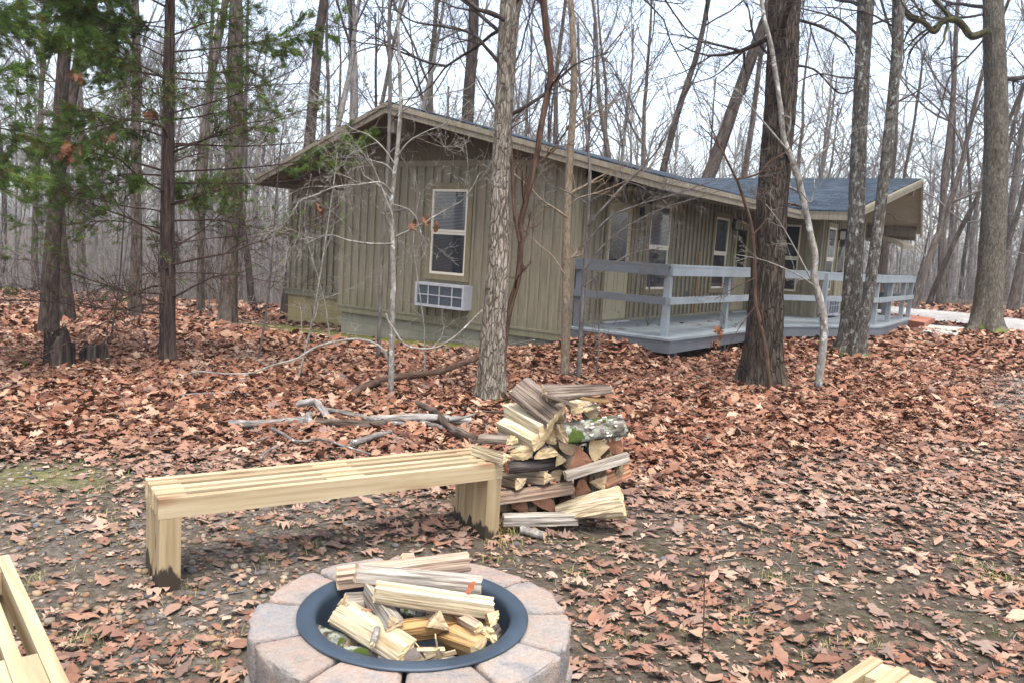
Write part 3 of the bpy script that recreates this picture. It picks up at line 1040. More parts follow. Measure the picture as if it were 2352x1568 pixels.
def lantern(t, w, z):
    mb = MB()
    hbox(mb, t, t + .03, w - .05, w + .05, z - .1, z + .06)
    mb.tube([HW(t + .02, w, z + .1), HW(t + .16, w, z + .14)], [.012, .012], 6)
    hbox(mb, t + .06, t + .26, w - .11, w + .11, z + .1, z + .125); hbox(mb, t + .09, t + .23, w - .075, w + .075, z + .125, z + .16)
    for a, b in ((.08, -.09), (.08, .075), (.225, -.09), (.225, .075)): hbox(mb, t + a, t + a + .015, w + b, w + b + .015, z - .1, z + .1, 0, 'ztw')
    hbox(mb, t + .08, t + .24, w - .09, w + .09, z - .12, z - .1)
    hbox(mb, t + .232, t + .238, w - .075, w + .075, z - .005, z + .005)
    o = part(mb, 'porch_lantern', M['lamp_black'], cabin)
    mb = MB(); hbox(mb, t + .1, t + .22, w - .07, w + .07, z - .098, z + .098); part(mb, 'lantern_glass', M['lamp_glass'], o)


lantern(0, 2.2, 2.42); lantern(0, 6.82, 2.4); lantern(1.63, 9.52, 2.36)


def aircon(axis, off, h):
    a0, a1, z0, z1 = h; D = .24

    def bx(mb, p0, p1, d0, d1, y0, y1):
        if axis == 't': hbox(mb, p0, p1, off - d1, off - d0, y0, y1, 0, 'tzw')
        else: hbox(mb, off + d0, off + d1, p0, p1, y0, y1, 0, 'wzt')
    mb = MB()
    bx(mb, a0, a1, .0, D - .03, z0, z1)
    f = .045
    bx(mb, a0, a0 + f, D - .03, D, z0, z1); bx(mb, a1 - f, a1, D - .03, D, z0, z1)
    bx(mb, a0 + f, a1 - f, D - .03, D, z0, z0 + f); bx(mb, a0 + f, a1 - f, D - .03, D, z1 - f, z1)
    cs = [.25, .5, .78]; zm = (z0 + z1) / 2
    for c in cs:
        x = a0 + f + (a1 - a0 - 2 * f) * c; bx(mb, x - .009, x + .009, D - .028, D - .004, z0 + f, z1 - f)
    bx(mb, a0 + f, a1 - f, D - .029, D - .006, zm - .009, zm + .009)
    ac = part(mb, 'air_conditioner', M['metal_grey'], cabin)
    mb = MB()
    y = z0 + f + .004
    while y < z1 - f - .01: bx(mb, a0 + f, a1 - f, D - .0298, D - .02, y, y + .007); y += .012
    part(mb, 'grille', M['grille_dark'], ac)


aircon('t', 0, ac_g); aircon('w', 1.63, ac3)
mb = MB(); hbox(mb, .03, .05, 4.42, 4.5, .78, .92); part(mb, 'outlet_box', M['grille_dark'], cabin)
mb = MB(); hbox(mb, .03, .045, 4.92, 4.97, FL + .08, 1.75, 0, 'zwt'); part(mb, 'conduit', plain('conduit_rust', (.3, .14, .06), .8, .2, .3), cabin)

# ================================================================== DECK
deck = thing('deck', HW(1.8, 4, 0), 'blue grey painted wooden deck with two-rail railing along the cabin', 'deck')
mb = MB()
# boards run along the cabin: strips in t clipped to the outline
dz = .035
bw = .14
poly = DECKP


def clip_w(t):
    ws = []
    for i in range(len(poly)):
        (t1, w1), (t2, w2) = poly[i], poly[(i + 1) % len(poly)]
        if (t1 > t) != (t2 > t): ws.append(w1 + (w2 - w1) * (t - t1) / (t2 - t1))
    ws.sort(); return [(ws[i], ws[i + 1]) for i in range(0, len(ws) - 1, 2)]


t = .02
while t < 3.24:
    t1 = min(t + bw - .006, 3.245)
    A = clip_w(t + .001); Bc = clip_w(t1 - .001)
    if len(A) == 1 and len(Bc) == 2: A = [(A[0][0], Bc[0][1]), (Bc[1][0], A[0][1])]
    if len(A) == 2 and len(Bc) == 1: Bc = [(A[0][0], A[0][1]), (Bc[0][0], Bc[0][1])] if False else Bc * 1
    if A and Bc:
        for (a0, a1), (b0, b1) in zip(A[::-1], Bc[::-1]):
            c = rng.uniform(.86, 1.08)
            mb.prism([HW(t, a0, FL - dz), HW(t1, b0, FL - dz), HW(t1, b1, FL - dz), HW(t, a1, FL - dz)], np.array([0, 0, dz]), 0, col=(c, c, c))
    t += bw
part(mb, 'floor_boards', M['deck'], deck)
mb = MB()
sk = [(.02, -.185), (1.83, -.185), (1.85, 4.6), (3.225, 7.43), (3.125, 12.385), (1.66, 12.385)]
for a, b in zip(sk[:-1], sk[1:]):
    A, B = HW(*a, 0), HW(*b, 0); d = B - A; n = np.array([-d[1], d[0], 0]); n /= np.linalg.norm(n)
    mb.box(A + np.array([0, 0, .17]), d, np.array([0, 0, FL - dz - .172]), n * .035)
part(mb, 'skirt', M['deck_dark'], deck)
mb = MB()
for a, b in ((1.6, .3), (1.6, 2.4), (1.6, 4.4), (2.9, 7.2), (2.9, 9.5), (2.9, 12), (.4, 0.3)):
    hbox(mb, a, a + .1, b, b + .1, -.5, FL - dz - .01, 0, 'ztw')
part(mb, 'footing_posts', M['deck_dark'], deck)
RTOP = FL + 1.06


def post(t, w, m='deck', top=RTOP - .002):
    mb = MB(); s = .05
    hbox(mb, t - s, t + s, w - s, w + s, FL + .001, top, 0, 'ztw'); part(mb, 'post', M[m], deck)


def rail(a, b, z0, z1, m='deck', th=.038, ext=.06):
    A, B = HW(*a, z0), HW(*b, z0); d = B - A; L = np.linalg.norm(d); d /= L
    n = np.array([d[1], -d[0], 0])
    mb = MB(); mb.box(A - d * ext, d * (L + 2 * ext), np.array([0, 0, z1 - z0]), n * th, 0, (1, 1, 1))
    part(mb, 'rail', M[m], deck)


def railrun(a, b, m='deck', side=1):
    (t0, w0), (t1, w1) = a, b
    d = np.array([t1 - t0, w1 - w0]); d /= np.linalg.norm(d); n = np.array([d[1], -d[0]]) * side
    o = .0515
    A = (t0 + n[0] * o, w0 + n[1] * o); B = (t1 + n[0] * o, w1 + n[1] * o)
    th = .038
    if side < 0: A, B = B, A
    rail(A, B, RTOP - .135, RTOP, m); rail(A, B, FL + .49, FL + .60, m)
    # flat cap
    P, Q = HW(t0 - d[0] * .06, w0 - d[1] * .06, RTOP + .001), HW(t1 + d[0] * .06, w1 + d[1] * .06, RTOP + .001)
    N = TD * n[0] + WD * n[1]
    mb = MB(); mb.box(P - N * .052, Q - P, N * .145, np.array([0, 0, .034])); part(mb, 'rail_cap', M[m], deck)


pA = (1.62, 0.05)
for q, m in (((.12, -.02), 'deck_dark'), (pA, 'deck'), ((1.6, 2.55), 'deck'), ((1.63, 4.75), 'deck'), ((2.36, 6.1), 'deck'), ((3.02, 7.75), 'deck'), ((3.0, 9.35), 'deck'), ((2.97, 11.15), 'deck'), ((2.95, 12.28), 'deck'), ((1.75, 12.28), 'deck_dark'), ((2.35, 12.28), 'deck_dark')):
    post(*q, m)
railrun((.12, -.02), (pA[0] - .02, -.02), 'deck_dark')
railrun(pA, (1.63, 4.75)); railrun((1.66, 4.78), (3.0, 7.7)); railrun((3.02, 7.8), (2.95, 12.28)); railrun((1.75, 12.28), (2.9, 12.28), 'deck_dark', -1)

# brick step and pad at the end of the deck
mb = MB()
P = [grd(*q) for q in ((2065, 747), (2085, 736), (2146, 744), (2122, 757))]
zz = max(p[2] for p in P) + .06
mb.prism([np.array([p[0], p[1], zz - .05]) for p in P], np.array([0, 0, .15]), 0)
o = mb.build('brick_step', M['brick'], P[0], 'low red brick step at the far end of the deck', 'step')
mb = MB()
P = [grd(*q) for q in ((2112, 768), (2135, 752), (2215, 758), (2195, 777))]
mb.prism([np.array([p[0], p[1], float(gz(p[0], p[1])) - .05]) for p in P], np.array([0, 0, .12]), 0)
mb.build('concrete_pad', M['concrete'], P[0], 'flat grey concrete pad beside the brick step', 'slab')

# ================================================================== TREES
def unit(v):
    x, y, z = float(v[0]), float(v[1]), float(v[2])
    l = 1 / (math.sqrt(x * x + y * y + z * z) + 1e-12)
    return np.array((x * l, y * l, z * l))


def rvec(r):
    g = r.gauss
    return np.array((g(0, 1), g(0, 1), g(0, 1)))


def cross(a, b):
    return np.array((a[1] * b[2] - a[2] * b[1], a[2] * b[0] - a[0] * b[2], a[0] * b[1] - a[1] * b[0]))


def grow(mb, p, d, L, r0, r, lev, P, mat=0):
    """recursive branch. P: dict(depth,nseg,wig,up,kids,ratio,spread,minr)"""
    n = max(3, int(P['nseg'][min(lev, len(P['nseg']) - 1)]))
    g = r.gauss
    dx, dy, dz = unit(d).tolist(); up = P['up'][min(lev, len(P['up']) - 1)]; wig = P['wig'][min(lev, len(P['wig']) - 1)]
    x, y, z = float(p[0]), float(p[1]), float(p[2]); st = L / n
    pts = [(x, y, z)]; dirs = [(dx, dy, dz)]
    for i in range(n):
        dx += g(0, 1) * wig; dy += g(0, 1) * wig; dz += g(0, 1) * wig + up
        l = 1 / (math.sqrt(dx * dx + dy * dy + dz * dz) + 1e-12); dx *= l; dy *= l; dz *= l
        x += dx * st; y += dy * st; z += dz * st
        pts.append((x, y, z)); dirs.append((dx, dy, dz))
    rad = np.maximum(r0 * (1 - np.linspace(0, 1, n + 1) * P.get('taper', .8)), P['minr'])
    pts = np.array(pts)
    mb.tube(pts, rad, 6 if r0 > .03 else (4 if r0 > .012 else 3), mat, cap=False)
    if lev >= P['depth']: return
    k = max(1, int(round(P['kids'][min(lev, len(P['kids']) - 1)] * r.uniform(.8, 1.2))))
    for j in range(k):
        u = r.uniform(.22, 1.0) if lev else r.uniform(.3, 1.0)
        i = min(n - 1, int(u * n)); f = u * n - i
        q = pts[i] * (1 - f) + pts[i + 1] * f
        dd = np.array(dirs[i + 1])
        ax = unit(cross(dd, rvec(r)))
        sp = P['spread'] * r.uniform(.6, 1.25)
        nd = dd * math.cos(sp) + ax * math.sin(sp)
        ll = L * P['ratio'] * r.uniform(.6, 1.2) * (1.15 - .5 * u)
        grow(mb, q, nd, ll, min(rad[i] * .7, r0 * .6 * r.uniform(.6, 1)), r, lev + 1, P, mat)


def smooth_path(pts, n):
    pts = np.asarray(pts, float); m = len(pts)
    if m == 2: return pts[0] + (pts[1] - pts[0]) * np.linspace(0, 1, n)[:, None]
    t = np.linspace(0, m - 1.0001, n); out = []
    for q in t:
        i = int(q); f = q - i
        p0, p1, p2, p3 = pts[max(i - 1, 0)], pts[i], pts[min(i + 1, m - 1)], pts[min(i + 2, m - 1)]
        out.append(.5 * (2 * p1 + (p2 - p0) * f + (2 * p0 - 5 * p1 + 4 * p2 - p3) * f * f + (3 * p1 - p0 - 3 * p2 + p3) * f ** 3))
    return np.array(out)


def trunk_mesh(mb, path, rad, flare=.0, seed=0, sides=40, rings=120, ridge=.05, freq=9, base_h=.5):
    """trunk with bark ridges in the geometry and a buttressed foot"""
    P = smooth_path(path, rings); R = np.interp(np.linspace(0, 1, rings), np.linspace(0, 1, len(rad)), rad)
    L = np.r_[0, np.cumsum(np.linalg.norm(np.diff(P, axis=0), axis=1))]
    th = np.arange(sides) * 2 * math.pi / sides
    V = np.empty((rings, sides, 3)); T = np.empty((rings, sides, 3))
    d = np.gradient(P, axis=0); d /= np.linalg.norm(d, axis=1, keepdims=True); a = np.array([1., 0, 0])
    for i in range(rings):
        u = unit(a - d[i] * np.dot(a, d[i])); w = np.cross(d[i], u); a = u
        x = np.cos(th) * freq * .5 + 20 + seed; y = np.sin(th) * freq * .5 + 20
        n = vnoise(x * 2 + .25 * math.sin(L[i] * 2.1), y * 2 + L[i] * 2.2, seed) - .5
        n2 = vnoise(x * 5, y * 5 + L[i] * 7, seed + 3) - .5
        big = vnoise(np.cos(th) * 1.3 + 7, np.sin(th) * 1.3 + L[i] * .5, seed + 9) - .5
        fl = flare * math.exp(-L[i] / (base_h * .4)) * (1 + .8 * np.sin(th * 4 + seed) + .5 * np.sin(th * 7 + 2 * seed))
        rr = R[i] * (1 + ridge * n * 2 + ridge * .8 * n2 * 2 + .09 * big + np.maximum(fl, -.1))
        V[i] = P[i] + (np.cos(th) * rr)[:, None] * u + (np.sin(th) * rr)[:, None] * w
        T[i, :, 0] = np.cos(th) * R[i]; T[i, :, 1] = np.sin(th) * R[i]; T[i, :, 2] = L[i]
    q = np.arange(rings - 1)[:, None] * sides; j = np.arange(sides)[None]; j2 = (j + 1) % sides
    F = np.stack([q + j, q + j2, q + sides + j2, q + sides + j], -1).reshape(-1, 4)
    mb.add(V.reshape(-1, 3), F, 0, (1, 1, 1), T.reshape(-1, 3), True)
    return P, R


def pix_path(pts, Y0, dY=0.0):
    """survey a trunk: first point on the ground, the rest at the trunk's own distance"""
    b = grd(*pts[0])
    if Y0 is not None: b = at(*pts[0], Y0); b[2] = float(gz(b[0], b[1]))
    out = [b - np.array([0, 0, .12])]
    for i, q in enumerate(pts[1:]): out.append(at(*q, b[1] + dY * (i + 1)))
    return out


def pr(w, Y): return w / 2 / FPX * Y   # pixel width to radius


BR = dict(depth=3, nseg=[9, 7, 5, 4], wig=[.14, .2, .24, .28], up=[.03, .03, .02, .0], kids=[6, 5, 4], ratio=.55, spread=.8, minr=.0022)


def big_tree(name, label, pts, widths, barkm, twigm, Y=None, seed=1, limbs=(), top_h=5.0, sides=40, rings=140, ridge=.05, flare=.35, group=None, freq=9, crown=True, base_h=.5, cat='tree', kmin=.003):
    path = pix_path(pts, Y); b = path[0]; Yd = b[1]
    rad = [pr(w, Yd) for w in widths]
    # extend above the picture
    dirn = unit(path[-1] - path[-2]); ext = path[-1] + dirn * top_h * .5 + np.array([.1, .1, 0]); ext2 = ext + unit(dirn + np.array([0, 0, .3])) * top_h * .5
    path += [ext, ext2]; rad += [rad[-1] * .75, rad[-1] * .4]
    o = thing(name, (b[0], b[1], b[2] + .12), label, cat, group)
    mb = MB(); P, R = trunk_mesh(mb, path, rad, flare, seed, sides, rings, ridge, freq, base_h)
    part(mb, 'trunk', M[barkm], o)
    r = random.Random(seed * 13 + 1)
    if crown:
        mb = MB(); BR2 = dict(BR, minr=kmin)
        top0 = next((i for i in range(len(P)) if P[i][2] > path[-3][2] - .5), int(len(P) * .6))
        for j in range(15):
            i = r.randint(top0, len(P) - 2); a = r.uniform(0, 6.28)
            grow(mb, P[i], (math.cos(a), math.sin(a), r.uniform(.1, .9)), r.uniform(2, 4.0), R[i] * .26, r, 0, BR2)
        for lm in limbs: lm(mb, P, R, r)
        if mb.n: part(mb, 'crown', M[twigm], o)
    return o, P, R


def limb_px(pts, w0, w1, Y, twigs=5, tl=1.0, seed=3, mb=None, mat=0, up=.02):
    """a surveyed limb: polyline in sight lines at distance Y (or list of distances)"""
    def f(mb, P, R, r):
        Ys = Y if isinstance(Y, (list, tuple)) else [Y] * len(pts)
        q = [at(*p, y) for p, y in zip(pts, Ys)]
        n = max(8, len(pts) * 5); S = smooth_path(q, n)
        rr = np.linspace(pr(w0, Ys[0]), pr(w1, Ys[-1]), n)
        mb.tube(S, rr, 8 if w0 > 8 else 5, mat, cap=True, rough=.12, seed=seed)
        rr2 = random.Random(seed)
        PP = dict(BR, depth=2, kids=[5, 4], minr=.0016, up=[up, up, 0], wig=[.17, .24, .28], ratio=.5)
        for k in range(twigs):
            i = rr2.randint(int(n * .2), n - 2); dd = unit(S[i + 1] - S[i])
            ax = unit(cross(dd, rvec(rr2)))
            sp = rr2.uniform(.5, 1.1)
            grow(mb, S[i], dd * math.cos(sp) + ax * math.sin(sp), tl * rr2.uniform(.5, 1.2), max(.002, rr[i] * .55), rr2, 0, PP, mat)
    return f


# -- pale plated-bark tree in front of the gable wall
big_tree('plated_bark_tree', 'pale flaky-barked tree standing right behind the split log pile', [(1127, 925), (1131, 800), (1144, 604), (1150, 402), (1161, 201), (1174, 0)], [68, 58, 48, 41, 40, 45], 'bark_shag', 'twig_dark', None, 2,
         limbs=[limb_px([(1150, 150), (1118, 112), (1085, 78), (1020, 62), (950, 50), (905, 20)], 9, 3, 8.4, 8, .8, 5), limb_px([(1160, 45), (1125, 30), (1095, 20), (1060, -10)], 12, 8, 8.3, 3, .8, 6),
                limb_px([(1168, 268), (1240, 225), (1262, 205), (1320, 150), (1400, 120)], 9, 3, 8.6, 5, .7, 16)],
         ridge=.045, freq=16, sides=56, rings=220, flare=.3)
# -- big dark oak
big_tree('dark_oak_tree', 'broad dark furrowed oak trunk in front of the deck', [(1750, 890), (1756, 760), (1773, 480), (1795, 200), (1803, 0)], [90, 76, 67, 67, 65], 'bark_oak', 'twig_dark', None, 4, base_h=.8,
         limbs=[limb_px([(1805, 150), (1870, 160), (1930, 215), (1985, 190)], 6, 3, 10.8, 4, .8, 15), limb_px([(1830, 45), (1880, 60), (1935, 90), (1960, 130)], 8, 3, 11, 5, .9, 25)],
         ridge=.055, freq=17, sides=64, rings=240, flare=.5)
# -- twin trunks by the deck
big_tree('lichen_trunk_tree', 'straight grey lichen-spotted tree beside the deck, thicker of a leaning pair', [(1944, 812), (1952, 740), (1966, 512), (1976, 256), (1989, 0)], [62, 44, 36, 32, 34], 'bark_grey', 'twig_dark', None, 5,
         limbs=[limb_px([(1965, 180), (1930, 178), (1880, 170), (1830, 190), (1800, 210)], 5, 2, 14.6, 5, .9, 8), limb_px([(1985, 95), (1935, 50), (1900, 35), (1840, 20)], 7, 3, 14.6, 5, 1.2, 9),
                limb_px([(1990, 60), (2040, 45), (2060, 40), (2110, 10)], 6, 3, 14.8, 4, 1.0, 10)], flare=.5)
big_tree('leaning_trunk_tree', 'slender grey tree leaning right with a mossy foot beside the deck', [(1970, 822), (1984, 740), (1997, 666), (2018, 512), (2037, 359), (2057, 154), (2068, 0)], [42, 26, 25, 24, 24, 23, 21], 'bark_grey', 'twig_dark', None, 6,
         limbs=[limb_px([(2024, 490), (2045, 492), (2060, 506), (2085, 508)], 3, 1.5, 14.4, 1, .4, 11), limb_px([(2050, 240), (2090, 220), (2140, 190)], 5, 2, 14.4, 5, 1.2, 12)], flare=.4)
# -- right-hand tree with the mossy limb
big_tree('mossy_limb_tree', 'stout olive-barked tree by the gravel drive with a crooked mossy limb', [(2261, 776), (2273, 640), (2287, 410), (2288, 205), (2281, 0)], [66, 55, 49, 46, 40], 'bark_right', 'twig_dark', 20.6, 7,
         limbs=[limb_px([(2312, 182), (2340, 180), (2375, 172)], 12, 8, 20.5, 3, 1.0, 14)], flare=.6, base_h=.8)
_rt = bpy.data.objects['mossy_limb_tree']
mb = MB()
limb_px([(2268, 72), (2232, 84), (2212, 60), (2195, 47), (2166, 48), (2146, 74), (2122, 52), (2090, 42), (2075, 15), (2040, -10)], 17, 9, 20.3, 9, 1.6, 21)(mb, None, None, rng)
part(mb, 'mossy_limb', M['moss_limb'], _rt, 'crooked limb thick with dark moss')
mb = MB()
limb_px([(2275, 30), (2200, 40), (2150, 10), (2135, -20)], 6, 4, 20.6, 6, 1.5, 22)(mb, None, None, rng)
limb_px([(2265, 85), (2225, 130), (2185, 170), (2160, 250), (2140, 330)], 5, 1.5, 20.6, 10, 1.6, 23)(mb, None, None, rng)
part(mb, 'branch', M['twig_dark'], _rt)

# -- woody vine curling up beside the plated tree
def stem_thing(name, label, cat, stems, barkm, group=None, base=None):
    b = None; mbs = MB()
    for pts, w0, w1, Y, tw, tl, sd in stems:
        Ys = Y if isinstance(Y, (list, tuple)) else [Y] * len(pts)
        q = [at(*p, y) for p, y in zip(pts, Ys)]
        if b is None: b = q[0] if base is None else base
        limb_px(pts, w0, w1, Y, tw, tl, sd)(mbs, None, None, rng)
    b = np.array([b[0], b[1], float(gz(b[0], b[1]))])
    return mbs.build(name, M[barkm], b, label, cat, group)


Yg = 8.5
stem_thing('woody_vine', 'thick dark brown vine curving up right of the pale flaky tree', 'vine',
           [([(1150, 905), (1158, 800), (1172, 705), (1190, 640), (1196, 570), (1197, 510), (1215, 430), (1234, 350), (1243, 290), (1258, 215), (1265, 160), (1254, 60), (1248, -10), (1246, -120)], 13, 15, 8.6, 6, .6, 31),
            ([(1193, 560), (1180, 480), (1176, 380), (1170, 290), (1160, 220), (1175, 120), (1192, 20), (1200, -60)], 8, 6, 8.45, 5, .5, 32)], 'bark_brown')
# -- sapling pair in front of the gable
stem_thing('lichen_sapling', 'slender whitish lichen sapling in front of the gable window', 'sapling',
           [([(898, 902), (900, 780), (903, 640), (900, 520), (899, 470), (912, 350), (920, 250), (917, 150), (915, 40), (930, -30)], 14, 6, 8.55, 5, .7, 41),
            ([(902, 500), (880, 440), (862, 395), (850, 365)], 6, 2, 8.5, 4, .5, 42),
            ([(900, 445), (875, 420), (820, 425), (770, 430), (720, 450), (690, 462), (665, 500)], 5, 1.5, [8.5, 8.4, 8.3, 8.2, 8.1, 8.0, 8.0], 8, .6, 43),
            ([(902, 560), (850, 560), (800, 552), (760, 540), (720, 546), (688, 550)], 5, 1.5, 8.4, 7, .6, 44),
            ([(906, 545), (960, 520), (1010, 490), (1060, 462), (1085, 430), (1100, 400)], 4.5, 1.5, 8.3, 8, .6, 45),
            ([(912, 360), (940, 325), (985, 300), (1020, 285), (1080, 230)], 4, 1.5, 8.5, 6, .5, 46),
            ([(916, 260), (960, 235), (1020, 215), (1080, 200), (1120, 150)], 3.5, 1.5, 8.6, 5, .6, 47),
            ([(900, 470), (935, 480), (955, 500), (965, 530), (970, 545)], 4, 1.5, 8.5, 7, .5, 48),
            ([(908, 380), (880, 340), (845, 310), (800, 290), (740, 230), (700, 190)], 3.5, 1.2, 8.4, 7, .6, 49)], 'bark_sap')
stem_thing('grey_sapling', 'thin grey upright sapling just left of the whitish lichen one', 'sapling',
           [([(868, 820), (873, 720), (876, 600), (886, 440), (893, 330), (896, 200), (894, 80), (898, -40)], 10, 8, 9.4, 6, .6, 51)], 'twig_grey')
stem_thing('tan_sapling', 'straight tan-barked sapling right of the pale flaky tree', 'sapling',
           [([(1297, 865), (1300, 700), (1303, 480), (1311, 340), (1318, 200), (1316, 90), (1308, -40)], 22, 12, 10.3, 4, .6, 61),
            ([(1304, 500), (1275, 480), (1245, 460), (1210, 425), (1180, 400)], 6, 3, 10.2, 6, .5, 62),
            ([(1305, 475), (1330, 455), (1380, 440), (1450, 410), (1530, 360)], 4, 2, 10.0, 9, .7, 63),
            ([(1302, 640), (1270, 590), (1240, 565), (1215, 540), (1195, 500)], 4, 1.5, 10, 8, .5, 64),
            ([(1314, 300), (1360, 262), (1430, 225), (1490, 205)], 5, 1.5, 10.4, 8, .9, 65),
            ([(1316, 180), (1280, 130), (1262, 60), (1250, 10)], 4, 1.5, 10.4, 6, .8, 66),
            ([(1316, 250), (1340, 190), (1390, 120), (1440, 60)], 4, 1.5, 10.4, 8, .9, 67)], 'bark_tan')
stem_thing('forked_sapling', 'spindly many-twigged sapling reaching right over the deck railing', 'sapling',
           [([(1328, 872), (1334, 760), (1342, 640), (1350, 500), (1355, 400), (1349, 320), (1338, 240), (1330, 150), (1328, 40)], 11, 4, 10.1, 5, .6, 71),
            ([(1343, 620), (1390, 560), (1450, 515), (1520, 480), (1600, 455), (1680, 430)], 5, 1.5, 9.9, 14, .7, 72),
            ([(1346, 560), (1400, 500), (1470, 470), (1540, 450), (1640, 415), (1700, 395)], 5, 1.5, 9.8, 14, .7, 73),
            ([(1349, 520), (1420, 440), (1480, 380), (1520, 330), (1560, 250), (1600, 170), (1640, 90)], 7, 2, 10.0, 10, .8, 74),
            ([(1340, 660), (1400, 610), (1460, 580), (1520, 570)], 4, 1.2, 9.8, 10, .5, 75),
            ([(1352, 470), (1300, 440), (1265, 425), (1230, 380)], 3.5, 1.2, 9.9, 8, .5, 76)], 'twig_grey')
stem_thing('crooked_sapling', 'pale crooked sapling bowed in front of the dark oak', 'sapling',
           [([(1878, 888), (1890, 800), (1892, 730), (1880, 680), (1870, 640), (1872, 590), (1860, 530), (1838, 430), (1820, 370), (1800, 320), (1793, 250), (1785, 195), (1772, 110), (1755, 40), (1745, -30)], 20, 9, 10.2, 3, .6, 81),
            ([(1838, 425), (1865, 370), (1905, 335), (1925, 300), (1890, 230), (1900, 130)], 5, 2, 10.1, 8, .7, 82),
            ([(1840, 440), (1862, 465), (1870, 420), (1868, 360)], 4, 1.5, 10, 4, .5, 83),
            ([(1812, 350), (1770, 300), (1720, 240), (1690, 205), (1650, 190)], 5, 2, 10.1, 7, .7, 84),
            ([(1868, 655), (1830, 630), (1760, 600), (1690, 585)], 4, 1.5, 9.9, 4, .4, 85),
            ([(1862, 640), (1820, 560), (1790, 510), (1760, 470)], 4, 1.5, 10, 4, .4, 86)], 'bark_sap')
stem_thing('brown_sapling', 'bare brown stem rising in front of the foot of the dark oak', 'sapling',
           [([(1770, 910), (1758, 800), (1745, 740), (1735, 690), (1733, 620), (1728, 530), (1712, 470), (1692, 410)], 11, 7, 9.95, 2, .4, 91),
            ([(1695, 420), (1660, 350), (1640, 320), (1610, 290)], 6, 2, 9.9, 6, .7, 92),
            ([(1692, 412), (1740, 400), (1770, 370), (1810, 345), (1850, 285)], 5, 2, 9.9, 5, .5, 93),
            ([(1728, 540), (1755, 510), (1758, 470), (1752, 440)], 5, 2, 9.8, 3, .4, 94),
            ([(1738, 700), (1700, 750), (1670, 800), (1640, 860)], 2.5, 1, 9.7, 4, .3, 95),
            ([(1733, 640), (1690, 660), (1640, 690)], 3, 1, 9.7, 4, .4, 96)], 'bark_brown')
stem_thing('bowed_sapling', 'long pale stem arching low over the leaves left of the pale flaky tree', 'sapling',
           [([(895, 845), (884, 808), (855, 786), (815, 779), (764, 786), (720, 799), (682, 823), (624, 839), (577, 856), (517, 858), (459, 853), (420, 862)], 7, 3, [8.6, 8.6, 8.6, 8.6, 8.5, 8.4, 8.3, 8.2, 8.15, 8.1, 8.1, 8.1], 6, .35, 101)], 'bark_sap')
stem_thing('hanging_limb', 'broken pale limb sagging in a curve below the window unit', 'branch',
           [([(886, 720), (893, 740), (905, 758), (924, 786), (945, 797), (975, 801), (1005, 797), (1035, 780), (1060, 760), (1085, 735), (1108, 712)], 6, 4, 8.3, 4, .35, 103)], 'bark_sap')
for k, (b, t, lab, w, sd) in enumerate([((592, 835), (640, 380), 'wispy bare sapling in front of the recessed cabin corner', 6, 111), ((682, 880), (760, 470), 'thin pale forked sapling left of the moss patch', 6, 112), ((1480, 800), (1490, 560), 'short twiggy sprout beside the deck corner', 4, 113),
                                  ((760, 800), (700, 520), 'whip-thin sapling leaning left in front of the recessed wall', 4, 114), ((1365, 880), (1372, 640), 'short thin sprout right of the tan sapling', 4, 115), ((975, 870), (950, 560), 'thin brown shrub stem under the cabin window', 5, 116), ((250, 800), (290, 420), 'spindly bare shrub behind the rotten stumps', 5, 117), ((2190, 690), (2200, 330), 'slim bare sapling past the deck end', 6, 118)]):
    g_ = grd(*b); Yb = g_[1]
    stem_thing('thin_sapling', lab, 'sapling', [([b, ((b[0] * .6 + t[0] * .4) + 8, b[1] * .6 + t[1] * .4), t, (t[0] + 15, t[1] - 120)], w, 1.5, Yb, 12, .75, sd)], 'bark_sap' if k % 2 else 'twig_grey')
# seedling stick in the foreground
stem_thing('dry_seedling', 'thin dry forked seedling stem standing in the foreground dirt', 'plant',
           [([(1613, 1512), (1617, 1400), (1618, 1330), (1623, 1285)], 4, 1.5, 2.86, 0, .1, 121), ([(1616, 1345), (1611, 1320), (1606, 1305)], 2, 1, 2.86, 0, .1, 122)], 'bark_brown')

# ------------------------------------------------------------------ cedar
def cedar(name, label, b, h, r0, seed, nbr, green, lmax, zmin=.7, foliage_fn=None, path=None):
    o = thing(name, b, label, 'tree')
    r = random.Random(seed)
    mb = MB()
    P, R = trunk_mesh(mb, path if path is not None else [b + np.array([0, 0, z]) + np.array([.03 * math.sin(z * 2), 0, 0]) for z in np.linspace(-.1, h, 9)], [r0 * (1 - .085 * i) for i in range(9)], .35, seed, 30, 130, .07, 12)
    part(mb, 'trunk', M['bark_cedar'], o)
    tw = MB(); fo = MB(); spr = Sprays()
    PP = dict(BR, depth=2, nseg=[10, 6, 4], wig=[.07, .15, .2], up=[-.01, -.015, -.02], kids=[20, 8], ratio=.32, spread=.85, minr=.0023, taper=.85)
    for k in range(nbr):
        z = zmin + (h - zmin) * (k + r.random()) / nbr
        i = int(np.clip(np.searchsorted(P[:, 2] - b[2], z), 1, len(P) - 2))
        a = r.uniform(0, 6.28); L = lmax * r.uniform(.55, 1.0) * (1 - .35 * z / h)
        d = np.array([math.cos(a), math.sin(a), r.uniform(.05, .45)])
        st = random.Random(r.random())
        n0 = len(tw.v)
        grow(tw, P[i], d, L, .013 * r.uniform(.7, 1.3), st, 0, PP)
        # green sprays near the tips of some limbs
        V = np.vstack(tw.v[n0:])
        dist = np.linalg.norm(V[:, :2] - P[i][:2], axis=1)
        V = V[dist > L * .35]
        if len(V):
            for q in V[NR.random(len(V)) < green(V) * .26]: spr.put(q, unit(q - P[i]), r)
    spr.into(fo)
    part(tw, 'branches', M['twig_cedar'], o)
    if fo.n: part(fo, 'foliage', M['cedar_green'], o)
    return o


